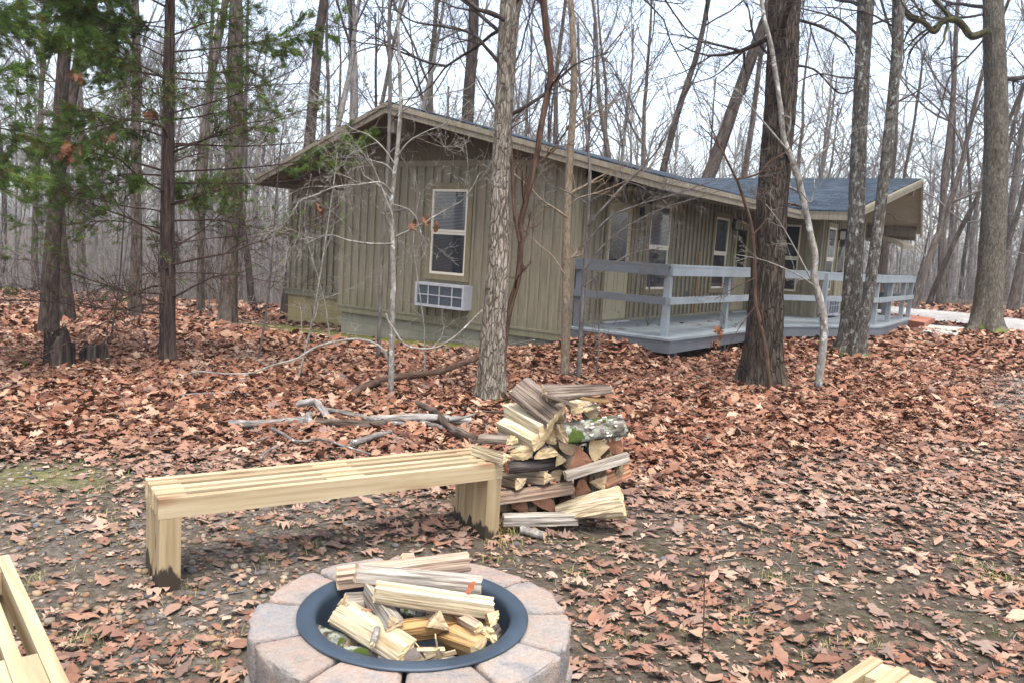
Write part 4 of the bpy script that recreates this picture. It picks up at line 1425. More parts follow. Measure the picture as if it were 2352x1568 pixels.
class Sprays:
    """scale-leaf sprays: a few hand-made tufts placed many times, gathered into one mesh"""
    TPLS = None

    def __init__(s): s.q = []; s.d = []; s.c = []

    def put(s, q, d, r):
        s.q.append(q); s.d.append(d); s.c.append(np.array((1.3, .62, .45)) * .8 if r.random() < .12 else np.array((1, 1, 1)) * r.uniform(.55, 1.4))

    @classmethod
    def tpls(cls):
        if cls.TPLS is None:
            r = random.Random(77); cls.TPLS = []
            for t in range(14):
                V = []; F = []
                for k in range(13):
                    dd = unit(np.array((1, 0, 0)) + rvec(r) * .38); L = r.uniform(.035, .1); p0 = rvec(r) * .012
                    sd = unit(cross(dd, rvec(r))) * .0022; s2 = unit(cross(dd, sd)) * .0022; i = len(V)
                    for s_ in (sd, s2): V += [p0 - s_ * .5, p0 + s_ * .5, p0 + dd * L * .55 + s_, p0 + dd * L, p0 + dd * L * .55 - s_]
                    F += [(i, i + 1, i + 2, i + 3, i + 4), (i + 5, i + 6, i + 7, i + 8, i + 9)]
                cls.TPLS.append((np.array(V), np.array(F)))
        return cls.TPLS

    def into(s, mb):
        if not s.q: return
        Q = np.array(s.q); D = np.array(s.d) + np.array([0, 0, -.1]); D /= np.linalg.norm(D, axis=1, keepdims=True); C = np.array(s.c)
        A = NR.normal(0, 1, D.shape); A -= D * (A * D).sum(1, keepdims=True); A /= np.linalg.norm(A, axis=1, keepdims=True)
        B = np.cross(D, A); wh = NR.integers(0, 14, len(Q))
        for t, (V, F) in enumerate(s.tpls()):
            k = np.where(wh == t)[0]
            if not len(k): continue
            P = Q[k, None] + V[None, :, :1] * D[k, None] + V[None, :, 1:2] * A[k, None] + V[None, :, 2:] * B[k, None]
            FF = (F[None] + (np.arange(len(k)) * len(V))[:, None, None]).reshape(-1, 5)
            mb.add(P.reshape(-1, 3), FF, 0, np.repeat(C[k], len(V), 0))


_cb = grd(385, 834)


def pix(q):
    v = q - EYEP; w = v @ FW
    return CXP + FPX * (v @ RT) / w, CYP - FPX * (v @ UP) / w


def green_main(Q):
    # the living tips: a few tufts low on the trunk and the higher, outer boughs
    z = Q[:, 2]; x = Q[:, 0] - _cb[0]
    g = .05 * sig((z - 1.7) / .3) + .75 * np.exp(-((z - 2.05) / .22) ** 2) * np.exp(-((x + .05) / .5) ** 2)
    g += .8 * sig((z - 3.0) / .35) * sig((-x - .25) / .3) + .13 * sig((z - 3.3) / .4) * sig((x - .6) / .3)
    g += .35 * sig((-x - 1.1) / .25) * sig((z - 1.5) / .3)
    return np.minimum(g, .9)


_cpath = [grd(385, 836) - np.array([0, 0, .1])] + [at(x, y, _cb[1]) for x, y in ((385, 760), (385, 640), (384, 520), (386, 400), (387, 260), (388, 120), (391, 0), (393, -120), (396, -260), (398, -420))]
cedar('cedar_tree', 'red cedar with bare drooping lower limbs left of the cabin', _cb, 6.4, .104, 11, 74, green_main, 2.5, .55, None, _cpath)
_c2 = np.array([-5.75, 7.6, float(gz(-5.75, 7.6))])
cedar('cedar_tree', 'dense green cedar boughs reaching in from beyond the left edge', _c2, 6.5, .11, 12, 44, lambda Q: .36 * sig((Q[:, 2] - 1.75) / .3), 2.3, .9)
# low bough of a third cedar crossing the left end of the roof
stem_b = MB(); fo = MB(); spr = Sprays(); rr_ = random.Random(5)
PPc = dict(BR, depth=2, nseg=[10, 6, 4], wig=[.06, .12, .2], up=[-.0, -.01, -.02], kids=[16, 7], ratio=.28, spread=.7, minr=.0016, taper=.85)
for (x0, y0), (x1, y1) in (((395, 395), (840, 345)), ((395, 330), (760, 320)), ((395, 420), (800, 400)), ((395, 180), (740, 190)), ((395, 120), (770, 60)), ((395, 260), (700, 150))):
    A, B_ = at(x0, y0, _cb[1]), at(x1, y1, _cb[1] + .5)
    S = smooth_path([A, (A + B_) / 2 + np.array([0, 0, -.06]), B_], 16)
    stem_b.tube(S, np.linspace(.013, .003, 16), 5, 0, cap=False)
    L = np.linalg.norm(B_ - A)
    for k in range(26):
        u = rr_.uniform(.3, 1); i = min(14, int(u * 15)); dd = unit(S[i + 1] - S[i])
        ax = unit(cross(dd, rvec(rr_))); nd = dd * .75 + ax * .65
        n0 = len(stem_b.v)
        grow(stem_b, S[i], nd, rr_.uniform(.22, .5), .004, rr_, 1, PPc)
        if u > .55:
            for q in np.vstack(stem_b.v[n0:])[::2]:
                if y1 in (345, 60) and rr_.random() < .34: spr.put(q, nd, rr_)
spr.into(fo)
ced = bpy.data.objects['cedar_tree']
part(stem_b, 'bough', M['bark_cedar'], ced)
part(fo, 'bough_foliage', M['cedar_green'], ced)

# ------------------------------------------------------------------ woodland behind: individual bare trees built from a few templates
def bare_template(seed, h, r0, fork, style):
    r = random.Random(seed)
    tk = MB(); cr = MB()
    n = 16; p = np.zeros(3); p[2] = -.3; d = unit((r.gauss(0, .04), r.gauss(0, .04), 1)); pts = [p]
    for i in range(n):
        d = unit(d + rvec(r) * .045 + np.array([0, 0, .05])); pts.append(pts[-1] + d * (h * .8 + .3) / n)
    pts = np.array(pts); rad = r0 * (1 - .72 * np.linspace(0, 1, n + 1) ** 1.1); rad[0] *= 1.45; rad[1] *= 1.08
    tk.tube(smooth_path(pts, 34), np.interp(np.linspace(0, 1, 34), np.linspace(0, 1, n + 1), rad), 9, 0, cap=False, rough=.07, seed=seed)
    PP = dict(depth=3, nseg=[9, 6, 5, 3], wig=[.13, .18, .24, .3], up=[.06, .05, .03, .0], kids=[7, 4, 3], ratio=.52, spread=.62, minr=.0042, taper=.8)
    nb = 10 if style else 8
    for k in range(nb):
        u = r.uniform(fork, 1.0) if k > 2 else r.uniform(.93, 1.0)
        i = min(n - 1, int(u * n)); a = r.uniform(0, 6.28)
        el = r.uniform(.35, 1.6) if k > 2 else 2.5
        grow(cr, pts[i], (math.cos(a), math.sin(a), el), h * (.36 if k > 2 else .3) * r.uniform(.6, 1.15) * (1.35 - .55 * u), rad[i] * r.uniform(.35, .6), r, 0, PP)
    return tk, cr


TPL = []
specs = [(1, 15, .13, .5, 0), (2, 18, .16, .5, 1), (3, 13, .09, .35, 0), (4, 20, .19, .5, 1), (5, 16, .12, .45, 1), (6, 11, .06, .3, 0), (7, 19, .15, .55, 0), (8, 9, .04, .25, 0), (9, 17, .14, .4, 1), (10, 7, .028, .15, 0)]
for sd, h, r0, fk, st in specs:
    tk, cr = bare_template(sd + 40, h, r0, fk, st)
    TPL.append((tk, cr, h, r0))
TM = {}


def tmesh(i, bm, tm):
    k = (i, bm, tm)
    if k not in TM:
        TM[k] = (TPL[i][0].mesh('trunk', [M[bm]]), TPL[i][1].mesh('crown', [M[tm]]))
    return TM[k]


def wood_tree(i, x, y, s, rot, bm, tm, label, name='bare_tree', group=None, lean=(0, 0), cat='tree'):
    o = bpy.data.objects.new(name, None); COL.objects.link(o); o.empty_display_size = .2
    o.location = (x, y, float(gz(x, y))); o.rotation_euler = (lean[0], lean[1], rot); o.scale = (s, s, s)
    tag(o, label, cat, group)
    a, b = tmesh(i, bm, tm)
    for nm, me in (('trunk', a), ('crown', b)):
        c = bpy.data.objects.new(nm, me); COL.objects.link(c); c.parent = o
    return o


# surveyed trunks: (template, base px, base py, distance, width px, lean_y, bark, twig, label)
SURV = [
    (3, 112, 738, 12.9, 38, .02, 'bark_wood_dark', 'twig_grey', 'dark-barked tree nearest the left edge, behind the stumps'),
    (6, 158, 715, 15.5, 30, .0, 'bark_wood_dark', 'twig_grey', 'dark trunk just right of and behind the leftmost near tree'),
    (1, 312, 690, 17.5, 27, -.03, 'bark_wood', 'twig_grey', 'grey trunk between the leftmost dark trees and the cedar'),
    (4, 462, 680, 20.0, 17, .0, 'bark_wood', 'twig_grey', 'slim grey trunk just right of the cedar stem'),
    (3, 523, 695, 17.6, 38, .02, 'bark_wood', 'twig_grey', 'thick straight grey trunk between the cedar and the cabin'),
    (8, 660, 660, 21.0, 32, -.07, 'bark_wood_dark', 'twig_grey', 'dark trunk rising behind the left end of the cabin roof'),
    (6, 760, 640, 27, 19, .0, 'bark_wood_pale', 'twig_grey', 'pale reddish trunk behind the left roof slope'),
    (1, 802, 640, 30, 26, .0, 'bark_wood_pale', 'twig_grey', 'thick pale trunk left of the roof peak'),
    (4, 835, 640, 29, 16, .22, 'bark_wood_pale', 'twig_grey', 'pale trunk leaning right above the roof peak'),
    (3, 1043, 640, 24.5, 34, .0, 'bark_wood_dark', 'twig_dark', 'dark mossy forked tree behind the roof right of the peak'),
    (2, 1095, 640, 26, 17, .02, 'bark_wood_dark', 'twig_dark', 'thin dark trunk right beside the dark mossy forked tree'),
    (4, 1290, 640, 30, 16, -.02, 'bark_wood', 'twig_grey', 'grey trunk behind the roof, left of the tan sapling'),
    (6, 1410, 640, 29, 16, .03, 'bark_wood', 'twig_grey', 'tall straight trunk above the middle of the roof'),
    (2, 1385, 640, 33, 12, -.02, 'bark_wood', 'twig_grey', 'thin trunk left of the tall straight one above the roof'),
    (9 - 1, 1510, 640, 28, 36, .21, 'bark_wood_dark', 'twig_dark', 'large dark trunk leaning right behind the cabin roof'),
    (6, 1502, 640, 29, 20, .02, 'bark_wood_dark', 'twig_dark', 'upright dark trunk crossing the leaning one behind the roof'),
    (1, 1465, 640, 34, 15, .02, 'bark_wood', 'twig_grey', 'pale upright trunk left of the large leaning one'),
    (4, 1690, 640, 36, 17, .0, 'bark_wood', 'twig_grey', 'trunk rising behind the roof between leaning tree and dark oak'),
    (2, 2100, 690, 29, 15, .1, 'bark_wood', 'twig_grey', 'slim leaning trunk past the right gable end'),
    (5, 2135, 690, 33, 12, .15, 'bark_wood_dark', 'twig_grey', 'thin dark trunk leaning right beside the drive'),
    (3, 2325, 720, 33, 22, .05, 'bark_wood', 'twig_grey', 'grey trunk behind the stout tree by the drive'),
    (1, 2022, 680, 27, 27, .03, 'bark_wood_dark', 'twig_grey', 'dark trunk seen through the porch beyond the deck'),
]
for n, (ti, px, py, Y, w, ln, bm, tm, lab) in enumerate(SURV):
    P = at(px, py, Y)
    s = pr(w, Y) / TPL[ti][3]
    s = min(max(s, .55), 1.9)
    wood_tree(ti, P[0], P[1], s, n * 1.3 if abs(ln) < .05 else 0, bm, tm, lab, lean=(0, ln + .03))

# forest fill
placed = []
kinds = [('tall thin bare grey tree among the woods beyond the cabin', [0, 4, 6, 8], 'bark_wood', 'twig_pale', 'grey trees in the woods'),
         ('thick-trunked bare tree among the woods beyond the cabin', [1, 3], 'bark_wood', 'twig_grey', 'thick trees in the woods'),
         ('pale-barked bare tree among the woods beyond the cabin', [0, 6, 2], 'bark_wood_pale', 'twig_pale', 'pale trees in the woods'),
         ('dark-trunked bare tree among the woods beyond the cabin', [4, 6, 8], 'bark_wood_dark', 'twig_grey', 'dark trees in the woods'),
         ('slim bare understorey sapling among the woods beyond the cabin', [5, 7, 9, 7, 9], 'twig_grey', 'twig_pale', 'understorey saplings in the woods')]
N_TREES = 190
fr = random.Random(99); cnt = 0; tries = 0
while cnt < N_TREES and tries < 20000:
    tries += 1
    yy = 18 + 62 * fr.random() ** .85; xx = fr.uniform(-.78, .82) * yy
    t, w = tw_of(xx, yy)
    if -10 < t < 5.0 and -2 < w < 18.5: continue
    if road_dist(np.array([xx]), np.array([yy]))[0] < 3.4: continue
    if yy < 24 and xx > -3: continue
    if yy < 20 and fr.random() < .6: continue
    if any((xx - a) ** 2 + (yy - b) ** 2 < (1.1 if yy < 40 else .8) for a, b in placed): continue
    placed.append((xx, yy))
    u = fr.random()
    k = 0 if u < .3 else 1 if u < .40 else 2 if u < .52 else 3 if u < .62 else 4
    lab, tl, bm, tm, gp = kinds[k]
    ti = fr.choice(tl)
    wood_tree(ti, xx, yy, fr.uniform(.75, 1.2), fr.uniform(0, 6.28), bm, tm, lab, 'woodland_tree' if k < 4 else 'woodland_sapling', gp, (fr.gauss(0, .035), fr.gauss(0, .035)), 'tree' if k < 4 else 'sapling')
    cnt += 1

# far woods: one mass beyond the counted trees
def far_woods():
    mb = MB(); r = random.Random(3)
    PP = dict(depth=2, nseg=[4, 3, 3], wig=[.14, .2, .25], up=[.07, .05, .02], kids=[4, 3], ratio=.5, spread=.6, minr=.011, taper=.7)
    base = []
    for k in range(7):
        m = MB(); h = r.uniform(12, 19); r0 = h * .0075
        pts = [np.array([0, 0, -.5])]; d = np.array([0, 0, 1.])
        for i in range(6): d = unit(d + rvec(r) * .04); pts.append(pts[-1] + d * h * .8 / 6)
        m.tube(pts, np.linspace(r0, r0 * .35, 7), 5, 0, cap=False)
        for q in range(9):
            i = r.randint(2, 6); a = r.uniform(0, 6.28)
            grow(m, pts[i], (math.cos(a), math.sin(a), r.uniform(.5, 1.6)), h * .3 * r.uniform(.6, 1.1), r0 * .45, r, 0, PP)
        V, li, ls, mi, sm = m.arrays(); base.append((np.vstack(m.v), [f for f in m.f], np.vstack(m.t)))
    for k in range(430):
        yy = r.uniform(58, 135); xx = r.uniform(-.75, .78) * yy
        V, Fs, T = base[r.randrange(7)]
        a = r.uniform(0, 6.28); s = r.uniform(.8, 1.25)
        c, sn = math.cos(a) * s, math.sin(a) * s
        W_ = np.stack([V[:, 0] * c - V[:, 1] * sn + xx, V[:, 0] * sn + V[:, 1] * c + yy, V[:, 2] * s + float(gz(xx, yy))], -1)
        k0 = mb.n; v = r.uniform(.8, 1.2)
        mb.v.append(W_); mb.t.append(T); mb.c.append(np.full((len(W_), 3), v)); mb.n += len(W_)
        for kk, F, m_, s_ in Fs:
            if isinstance(F, np.ndarray): mb.f.append((kk + k0, F, 0, True))
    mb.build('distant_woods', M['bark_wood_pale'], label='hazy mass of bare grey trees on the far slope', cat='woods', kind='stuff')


far_woods()


def undergrowth():
    """grey brush of thin bare stems under the woods"""
    mb = MB(); r = random.Random(44)
    for k in range(4000):
        yy = 17 + 50 * r.random() ** 1.2; xx = r.uniform(-.8, .82) * yy
        t, w = tw_of(xx, yy)
        if -9.5 < t < 4.5 and -1.5 < w < 17.5: continue
        if yy < 22 and (xx > -6 or r.random() < .6): continue
        if xx > 4 and yy < 34: continue
        if road_dist(np.array([xx]), np.array([yy]))[0] < 3.6: continue
        h = r.uniform(.5, 4.2) * (1 if yy > 24 else .6); z = float(gz(xx, yy)) - .05; b = np.array([xx, yy, z])
        a = r.uniform(0, 6.28); ln = r.uniform(.05, .5) * h
        e = b + np.array([math.cos(a) * ln, math.sin(a) * ln, h]); m = (b + e) / 2 + rvec(r) * .09 * h * .5
        S = smooth_path([b, m, e], 6); v = r.uniform(.75, 1.25); rad = np.linspace(.009, .004, 6) * r.uniform(.7, 1.7) * (yy / 30) ** .5
        mb.tube(S, rad, 3, 0, (v, v, v), cap=False)
        for q in range(r.randint(2, 6)):
            i = r.randint(1, 4); d = unit(rvec(r) + np.array([0, 0, .7])) * h * r.uniform(.12, .4)
            mb.tube([S[i], S[i] + d * .5 + rvec(r) * .05, S[i] + d], rad[i] * .6, 3, 0, (v, v, v), cap=False)
    mb.build('undergrowth', M['twig_pale'], label='grey brush of thin bare stems beneath the woods', cat='undergrowth', kind='stuff')


undergrowth()

# ================================================================== DEADWOOD AND STUMPS
Z6 = lambda q: (459.4 + .3174 * q[0], 775.2 + .3174 * q[1])


def deadwood(name, label, chains, barkm, cat='branch', up=.0):
    """chains: list of (points in Z6, w0, w1 px) lying on the ground"""
    mb = MB(); b = None
    for k, (pts, w0, w1, lift) in enumerate(chains):
        G = [grd(*Z6(p)) for p in pts]
        Y = np.mean([g[1] for g in G]); q = []
        for g, l in zip(G, lift if isinstance(lift, (list, tuple)) else [lift] * len(G)):
            l = l + .05; d = (EYEP - g); d = d / d[2] * l
            q.append(g + np.array([d[0], d[1], l]))
        n = len(pts) * 8; S = smooth_path(q, n)
        if b is None: b = S[0].copy()
        rr = np.linspace(pr(w0 * 1.3, Y), pr(w1 * 1.3, Y), n)
        mb.tube(S, rr, 9, 0, cap=True, rough=.22, seed=k + int(S[0][0] * 10) % 7)
    return mb.build(name, M[barkm], b, label, cat)


deadwood('fallen_branch', 'long smooth brown fallen branch leaning against the foot of the pale tree', [([(1095, 415), (1160, 375), (1250, 335), (1400, 290), (1600, 265), (1750, 240), (1880, 190), (2015, 140)], 12, 11, [.02, .04, .06, .08, .1, .14, .18, .22])], 'bark_brown')
deadwood('fallen_branch', 'grey rotten log with a knobby end lying left in the branch tangle', [([(215, 618), (340, 625), (560, 615), (700, 605), (790, 608)], 12, 18, .02), ([(785, 615), (780, 580), (790, 560)], 14, 15, .03)], 'branch_grey')
deadwood('fallen_branch', 'dark crumbling log lying in the middle of the branch tangle', [([(830, 605), (950, 615), (1100, 625), (1250, 625), (1325, 612)], 16, 14, .03)], 'branch_dark')
deadwood('fallen_branch', 'bleached white broken branch standing up at the left of the tangle', [([(712, 480), (770, 470), (835, 462), (870, 500), (905, 545), (922, 590)], 11, 13, [.1, .13, .14, .1, .05, .02])], 'branch_white')
deadwood('fallen_branch', 'grey straight branch running right from the bleached piece', [([(890, 515), (1060, 545), (1180, 575), (1300, 600), (1450, 620), (1570, 620)], 9, 7, [.08, .06, .05, .03, .02, .02])], 'branch_grey')
deadwood('fallen_branch', 'pale lichen-white log lying at the right of the tangle', [([(1240, 590), (1350, 590), (1480, 578), (1700, 578), (1850, 598), (1955, 605)], 13, 16, [.03, .05, .06, .06, .04, .03]), ([(1800, 590), (1890, 580), (1985, 552)], 7, 3, [.06, .07, .09])], 'branch_white')
deadwood('fallen_branch', 'grey stick lying under the pale lichen-white log', [([(1600, 610), (1700, 635), (1800, 655), (1950, 660)], 9, 7, .02)], 'branch_grey')
deadwood('fallen_branch', 'dark brown crooked branch dropping onto the log pile', [([(1570, 468), (1640, 505), (1705, 535), (1745, 580), (1790, 635), (1880, 690), (1960, 725), (2010, 750)], 9, 17, [.12, .1, .08, .07, .05, .04, .04, .04])], 'branch_dark')
deadwood('fallen_branch', 'short thick grey stick lying behind the middle of the bench', [([(1105, 765), (1200, 735), (1300, 700), (1380, 678)], 12, 8, .03)], 'branch_grey')
deadwood('fallen_branch', 'thin wavy twig lying behind the bench', [([(520, 655), (600, 695), (680, 742), (760, 750), (850, 732), (950, 750), (1050, 785), (1150, 815), (1235, 840)], 6, 3, .03), ([(550, 688), (470, 725), (390, 752)], 3, 2, .03)], 'branch_grey')
deadwood('fallen_branch', 'short curved grey stick in the leaves left of the bench middle', [([(440, 875), (460, 840), (510, 805), (565, 788)], 6, 4, .02)], 'branch_grey')
deadwood('fallen_branch', 'grey curved stick lying in the leaves in front of the cedar', [([(-150, 420), (-40, 408), (80, 405), (200, 398), (300, 402), (370, 418)], 4, 5, .02)], 'branch_grey')
deadwood('fallen_branch', 'short mossy stick in the leaves near the arching stem', [([(950, 285), (1000, 280), (1055, 288)], 9, 7, .02)], 'branch_grey')
deadwood('fallen_branch', 'dark stick beside the foot of the pale flaky tree', [([(1900, 495), (1990, 520), (2090, 535), (2195, 535)], 4, 4, .02)], 'branch_dark')
deadwood('fallen_log', 'old grey log lying far back at the edge of the woods on the left', [([(-880, -265), (-780, -268), (-650, -275)], 6, 6, .1)], 'branch_dark', 'log')

# sticks heaped by the house corner
mb = MB(); r = random.Random(17)
for k in range(60):
    c = grd(r.uniform(1185, 1290), r.uniform(768, 798)); a = r.uniform(-.6, .6); L = r.uniform(.4, 1.3)
    d = np.array([math.cos(a), math.sin(a), r.uniform(-.05, .18)])
    S = [c + d * L * (u - .5) + np.array([0, 0, .03 + r.uniform(0, .16)]) + rvec(r) * .02 for u in (0, .33, .66, 1)]
    mb.tube(smooth_path(S, 9), np.linspace(.011, .004, 9) * r.uniform(.6, 1.2), 4, 0, cap=False)
mb.build('brush_pile', M['branch_grey'], grd(1240, 785), 'tangled heap of grey sticks against the cabin corner', 'brush', kind='stuff')


def stump(name, label, b, w, h, Yw, seed, barkm='stump'):
    o = thing(name, b, label, 'stump')
    th = np.arange(36) * 2 * math.pi / 36; rings = 14; V = []; T = []
    r = random.Random(seed)
    tops = h * (1 + .55 * (vnoise(np.cos(th) * 2 + seed, np.sin(th) * 2 + 5, seed) - .5) + .3 * (vnoise(np.cos(th) * 6, np.sin(th) * 6 + 9, seed + 2) - .5))
    for i in range(rings):
        u = i / (rings - 1)
        rr = w * (1 + .5 * math.exp(-u * 5) * (1 + .6 * np.sin(th * 3 + seed))) * (1 + .28 * (vnoise(np.cos(th) * 5 + 3, np.sin(th) * 5 + u * 1.2, seed) - .5))
        P = np.stack([b[0] + np.cos(th) * rr, b[1] + np.sin(th) * rr, b[2] - .08 + (tops + .08) * u], -1)
        V.append(P); T.append(np.stack([np.cos(th) * w, np.sin(th) * w, np.full(36, u * h)], -1))
    # hollow rotten inside
    for u, f in ((.75, .78), (.45, .5), (.4, .05)):
        P = np.stack([b[0] + np.cos(th) * w * f, b[1] + np.sin(th) * w * f, b[2] + tops * u], -1)
        V.append(P); T.append(np.stack([np.cos(th) * w * f, np.sin(th) * w * f, np.full(36, u)], -1))
    V = np.vstack(V); T = np.vstack(T); n = rings + 3
    q = np.arange(n - 1)[:, None] * 36; j = np.arange(36)[None]; j2 = (j + 1) % 36
    mb = MB(); mb.add(V, np.stack([q + j, q + j2, q + 36 + j2, q + 36 + j], -1).reshape(-1, 4), 0, (1, 1, 1), T, True)
    part(mb, 'stump_shell', M[barkm], o)


g0 = grd(137, 851); stump('tree_stump', 'taller weathered hollow stump left of the cedar', g0, pr(60, g0[1]), .38, 0, 3)
g0 = grd(216, 836); stump('tree_stump', 'low dark crumbling stump between the taller one and the cedar', g0, pr(56, g0[1]), .23, 0, 8)

# ================================================================== BENCHES
def bench(P, d, wd, L, label, seed, layers=9):
    """laminated bench: boards on edge with spacers, laminated block legs"""
    r = random.Random(seed)
    P = np.array([P[0], P[1], 0.0]); d = unit([d[0], d[1], 0]); wd = unit([wd[0], wd[1], 0]); up = np.array([0, 0, 1.])
    H0 = .335; H1 = .425; th = .0385
    o = thing('bench', P + d * L / 2 + wd * layers * th / 2, label, 'bench')
    mb = MB()
    for k in range(layers):
        q = P + wd * k * th
        a = wd * (th - .0012)
        j = (lambda: r.uniform(-.0015, .0015))
        cc = lambda: (lambda v: (v * 1.02, v, v * .97))(r.uniform(.86, 1.1))
        if k % 2 == 0:
            mb.box(q + up * (H0 + j()), d * L, a, up * (H1 - H0), 0, cc())
        else:
            for s0, s1 in ((.0, .135), (L / 2 - .1, L / 2 + .1), (L - .135, L)):
                mb.box(q + d * (s0 + r.uniform(0, .012)) + up * (H0 + j() + .004), d * (s1 - s0 - r.uniform(.0, .02)), a, up * (H1 - H0 - .011), 0, cc())
    part(mb, 'seat', M['bench'], o)
    for s in (.004, L - .093):
        mb = MB()
        for k in range(layers):
            q = P + wd * (k * th) + d * (s + (r.uniform(-.003, .003)))
            v = r.uniform(.86, 1.06)
            mb.box(q - up * .04, up * (H0 + .038), wd * (th - .0012), d * .089, 0, (v, v, v))
        part(mb, 'leg', M['bench_leg'], o)
    return o


bench((-1.485, 3.43), (1.475, .965), (-.965 * .55, 1.475 * .55), 1.765, 'pale new wood slatted bench running behind the fire pit to the log pile', 3)
bench((-1.72, 2.76), (.634, -.773), (-.773, -.634), 1.765, 'pale slatted bench cut off by the lower left corner', 4)
bench((1.16, 2.395), (-.73, -.683), (.683, -.73), 1.765, 'pale slatted bench end poking in at the bottom edge right of the fire pit', 5)

# ================================================================== FIRE PIT
pit = thing('fire_pit', PIT, 'round stone fire pit with a black steel ring', 'fire pit')
TINT = [(1.05, .95, .9), (.93, .96, 1.02), (1.04, .95, .9), (.98, .99, 1.0), (1.06, 1.0, .96), (.9, .93, .98), (1.02, .96, .92)]


def paver_block(a0, a1, r0, r1, z0, z1, seed):
    """tumbled trapezoid block with softened broken edges"""
    r = random.Random(seed); N = 13; Mv = 9; K = 7
    mb = MB(); g = .006
    ca = lambda u: a0 + (a1 - a0) * u

    def pos(u, v, w):
        """u angle, v radius, w height in 0..1; rounds off the edges"""
        e = .085
        def rd(x, s):
            return x
        a = ca(u); rr = r0 + (r1 - r0) * v; z = z0 + (z1 - z0) * w
        return a, rr, z
    V = []; F = []
    # rounded box: build on a superellipsoid-like grid of 6 faces through a cube map
    idx = {}

    def vert(x, y, z):
        key = (round(x, 5), round(y, 5), round(z, 5))
        if key in idx: return idx[key]
        p = np.array([x, y, z]); q = np.clip(p, -.8, .8); dlt = p - q; n = np.linalg.norm(dlt)
        if n > 1e-6:
            m = np.max(np.abs(dlt)); p = q + dlt / n * min(n, .2) if np.count_nonzero(np.abs(dlt) > 1e-6) > 1 else p
        rr_ = (r0 + r1) / 2 + (r1 - r0) / 2 * p[1]
        a = (a0 + a1) / 2 + (a1 - a0) / 2 * p[0]
        zz = (z0 + z1) / 2 + (z1 - z0) / 2 * p[2]
        dn = (fnoise((a * rr_) * 22 + seed * 3, rr_ * 22 + zz * 15, seed % 50) - .5) * .024 + (vnoise(a * rr_ * 75 + seed, rr_ * 75 + zz * 60, 7) - .5) * .008 - .02 * max(0, vnoise(a * rr_ * 30 + seed * 2, zz * 30 + rr_ * 30, 9) - .72)
        edge = max(abs(x), abs(y)) > .8 or abs(z) > .8
        c = np.array([math.cos(a), math.sin(a)])
        outw = 1.0 if y > 0.99 else .35
        rr_ += dn * outw * (1 if y > 0 else .2)
        X = PIT[0] + c[0] * rr_; Y = PIT[1] + c[1] * rr_
        # break the arcs: blocks are straight-ish trapezoids
        sag = (1 - math.cos(a - (a0 + a1) / 2)) * rr_ * .55
        X -= c[0] * -sag * .0; zz += dn * .35
        idx[key] = len(V); V.append((X, Y, zz)); return idx[key]
    n = 12
    s = np.array([-1, -.95, -.88, -.8, -.55, -.28, 0, .28, .55, .8, .88, .95, 1])
    for ax in range(3):
        for sg in (-1, 1):
            for i in range(n):
                for j in range(n):
                    q = []
                    for (ii, jj) in ((i, j), (i + 1, j), (i + 1, j + 1), (i, j + 1)):
                        p = [0, 0, 0]; p[ax] = sg; p[(ax + 1) % 3] = s[ii]; p[(ax + 2) % 3] = s[jj]
                        q.append(vert(*p))
                    F.append(q if sg > 0 else q[::-1])
    # cube coords (angle, radius, z) form a left-handed set when angle grows counter-clockwise
    F = np.array([f[::-1] for f in F])
    t = TINT[r.randrange(len(TINT))]; v = r.uniform(.9, 1.08)
    mb.add(V, F, 0, (t[0] * v, t[1] * v, t[2] * v), None, True)
    part(mb, 'stone_block', M['paver'], pit)


NB = 11; da = 2 * math.pi / NB
for row, (z0, z1, off) in enumerate(((-.03, .152, .5), (.155, PIT_Z - .006, 0))):
    for k in range(NB):
        a = math.radians(11) + (k + off) * da
        gg = .017
        paver_block(a + gg, a + da - gg, PIT_R - .062, PIT_R + .145 + rng.uniform(-.006, .006) + (.012 if row == 0 else 0), z0, z1 + rng.uniform(-.004, .003), 100 + row * 20 + k)
# steel liner with a flat flange
mb = MB(); th = np.arange(96) * 2 * math.pi / 96
prof = [(PIT_R - .062, -.02), (PIT_R - .064, PIT_Z - .012), (PIT_R - .060, PIT_Z + .002), (PIT_R - .050, PIT_Z + .008), (PIT_R - .006, PIT_Z + .004), (PIT_R, PIT_Z - .002), (PIT_R - .001, PIT_Z - .006), (PIT_R - .05, PIT_Z - .003), (PIT_R - .0665, PIT_Z - .02), (PIT_R - .0665, -.02)]
prof = [(PIT_R - .067, -.02), (PIT_R - .067, PIT_Z - .022), (PIT_R - .064, PIT_Z - .004), (PIT_R - .054, PIT_Z + .006), (PIT_R - .008, PIT_Z + .006), (PIT_R, PIT_Z + .002), (PIT_R - .001, PIT_Z - .003), (PIT_R - .05, PIT_Z - .002), (PIT_R - .0635, PIT_Z - .02), (PIT_R - .0635, -.02)]
V = np.array([[(PIT[0] + math.cos(t) * rr, PIT[1] + math.sin(t) * rr, z) for t in th] for rr, z in prof]).reshape(-1, 3)
n = len(prof); q = np.arange(n - 1)[:, None] * 96; j = np.arange(96)[None]; j2 = (j + 1) % 96
mb.add(V, np.stack([q + j, q + 96 + j, q + 96 + j2, q + j2], -1).reshape(-1, 4)[:, ::-1], 0, (1, 1, 1), None, True)
part(mb, 'steel_ring', M['steel'], pit)
mb = MB(); disc = [(PIT[0] + math.cos(t) * (PIT_R - .065), PIT[1] + math.sin(t) * (PIT_R - .065), .035) for t in th]
mb.add(disc, [tuple(range(96))], 0, (.35, .3, .28))
part(mb, 'ash_bed', M['pebble'], pit)

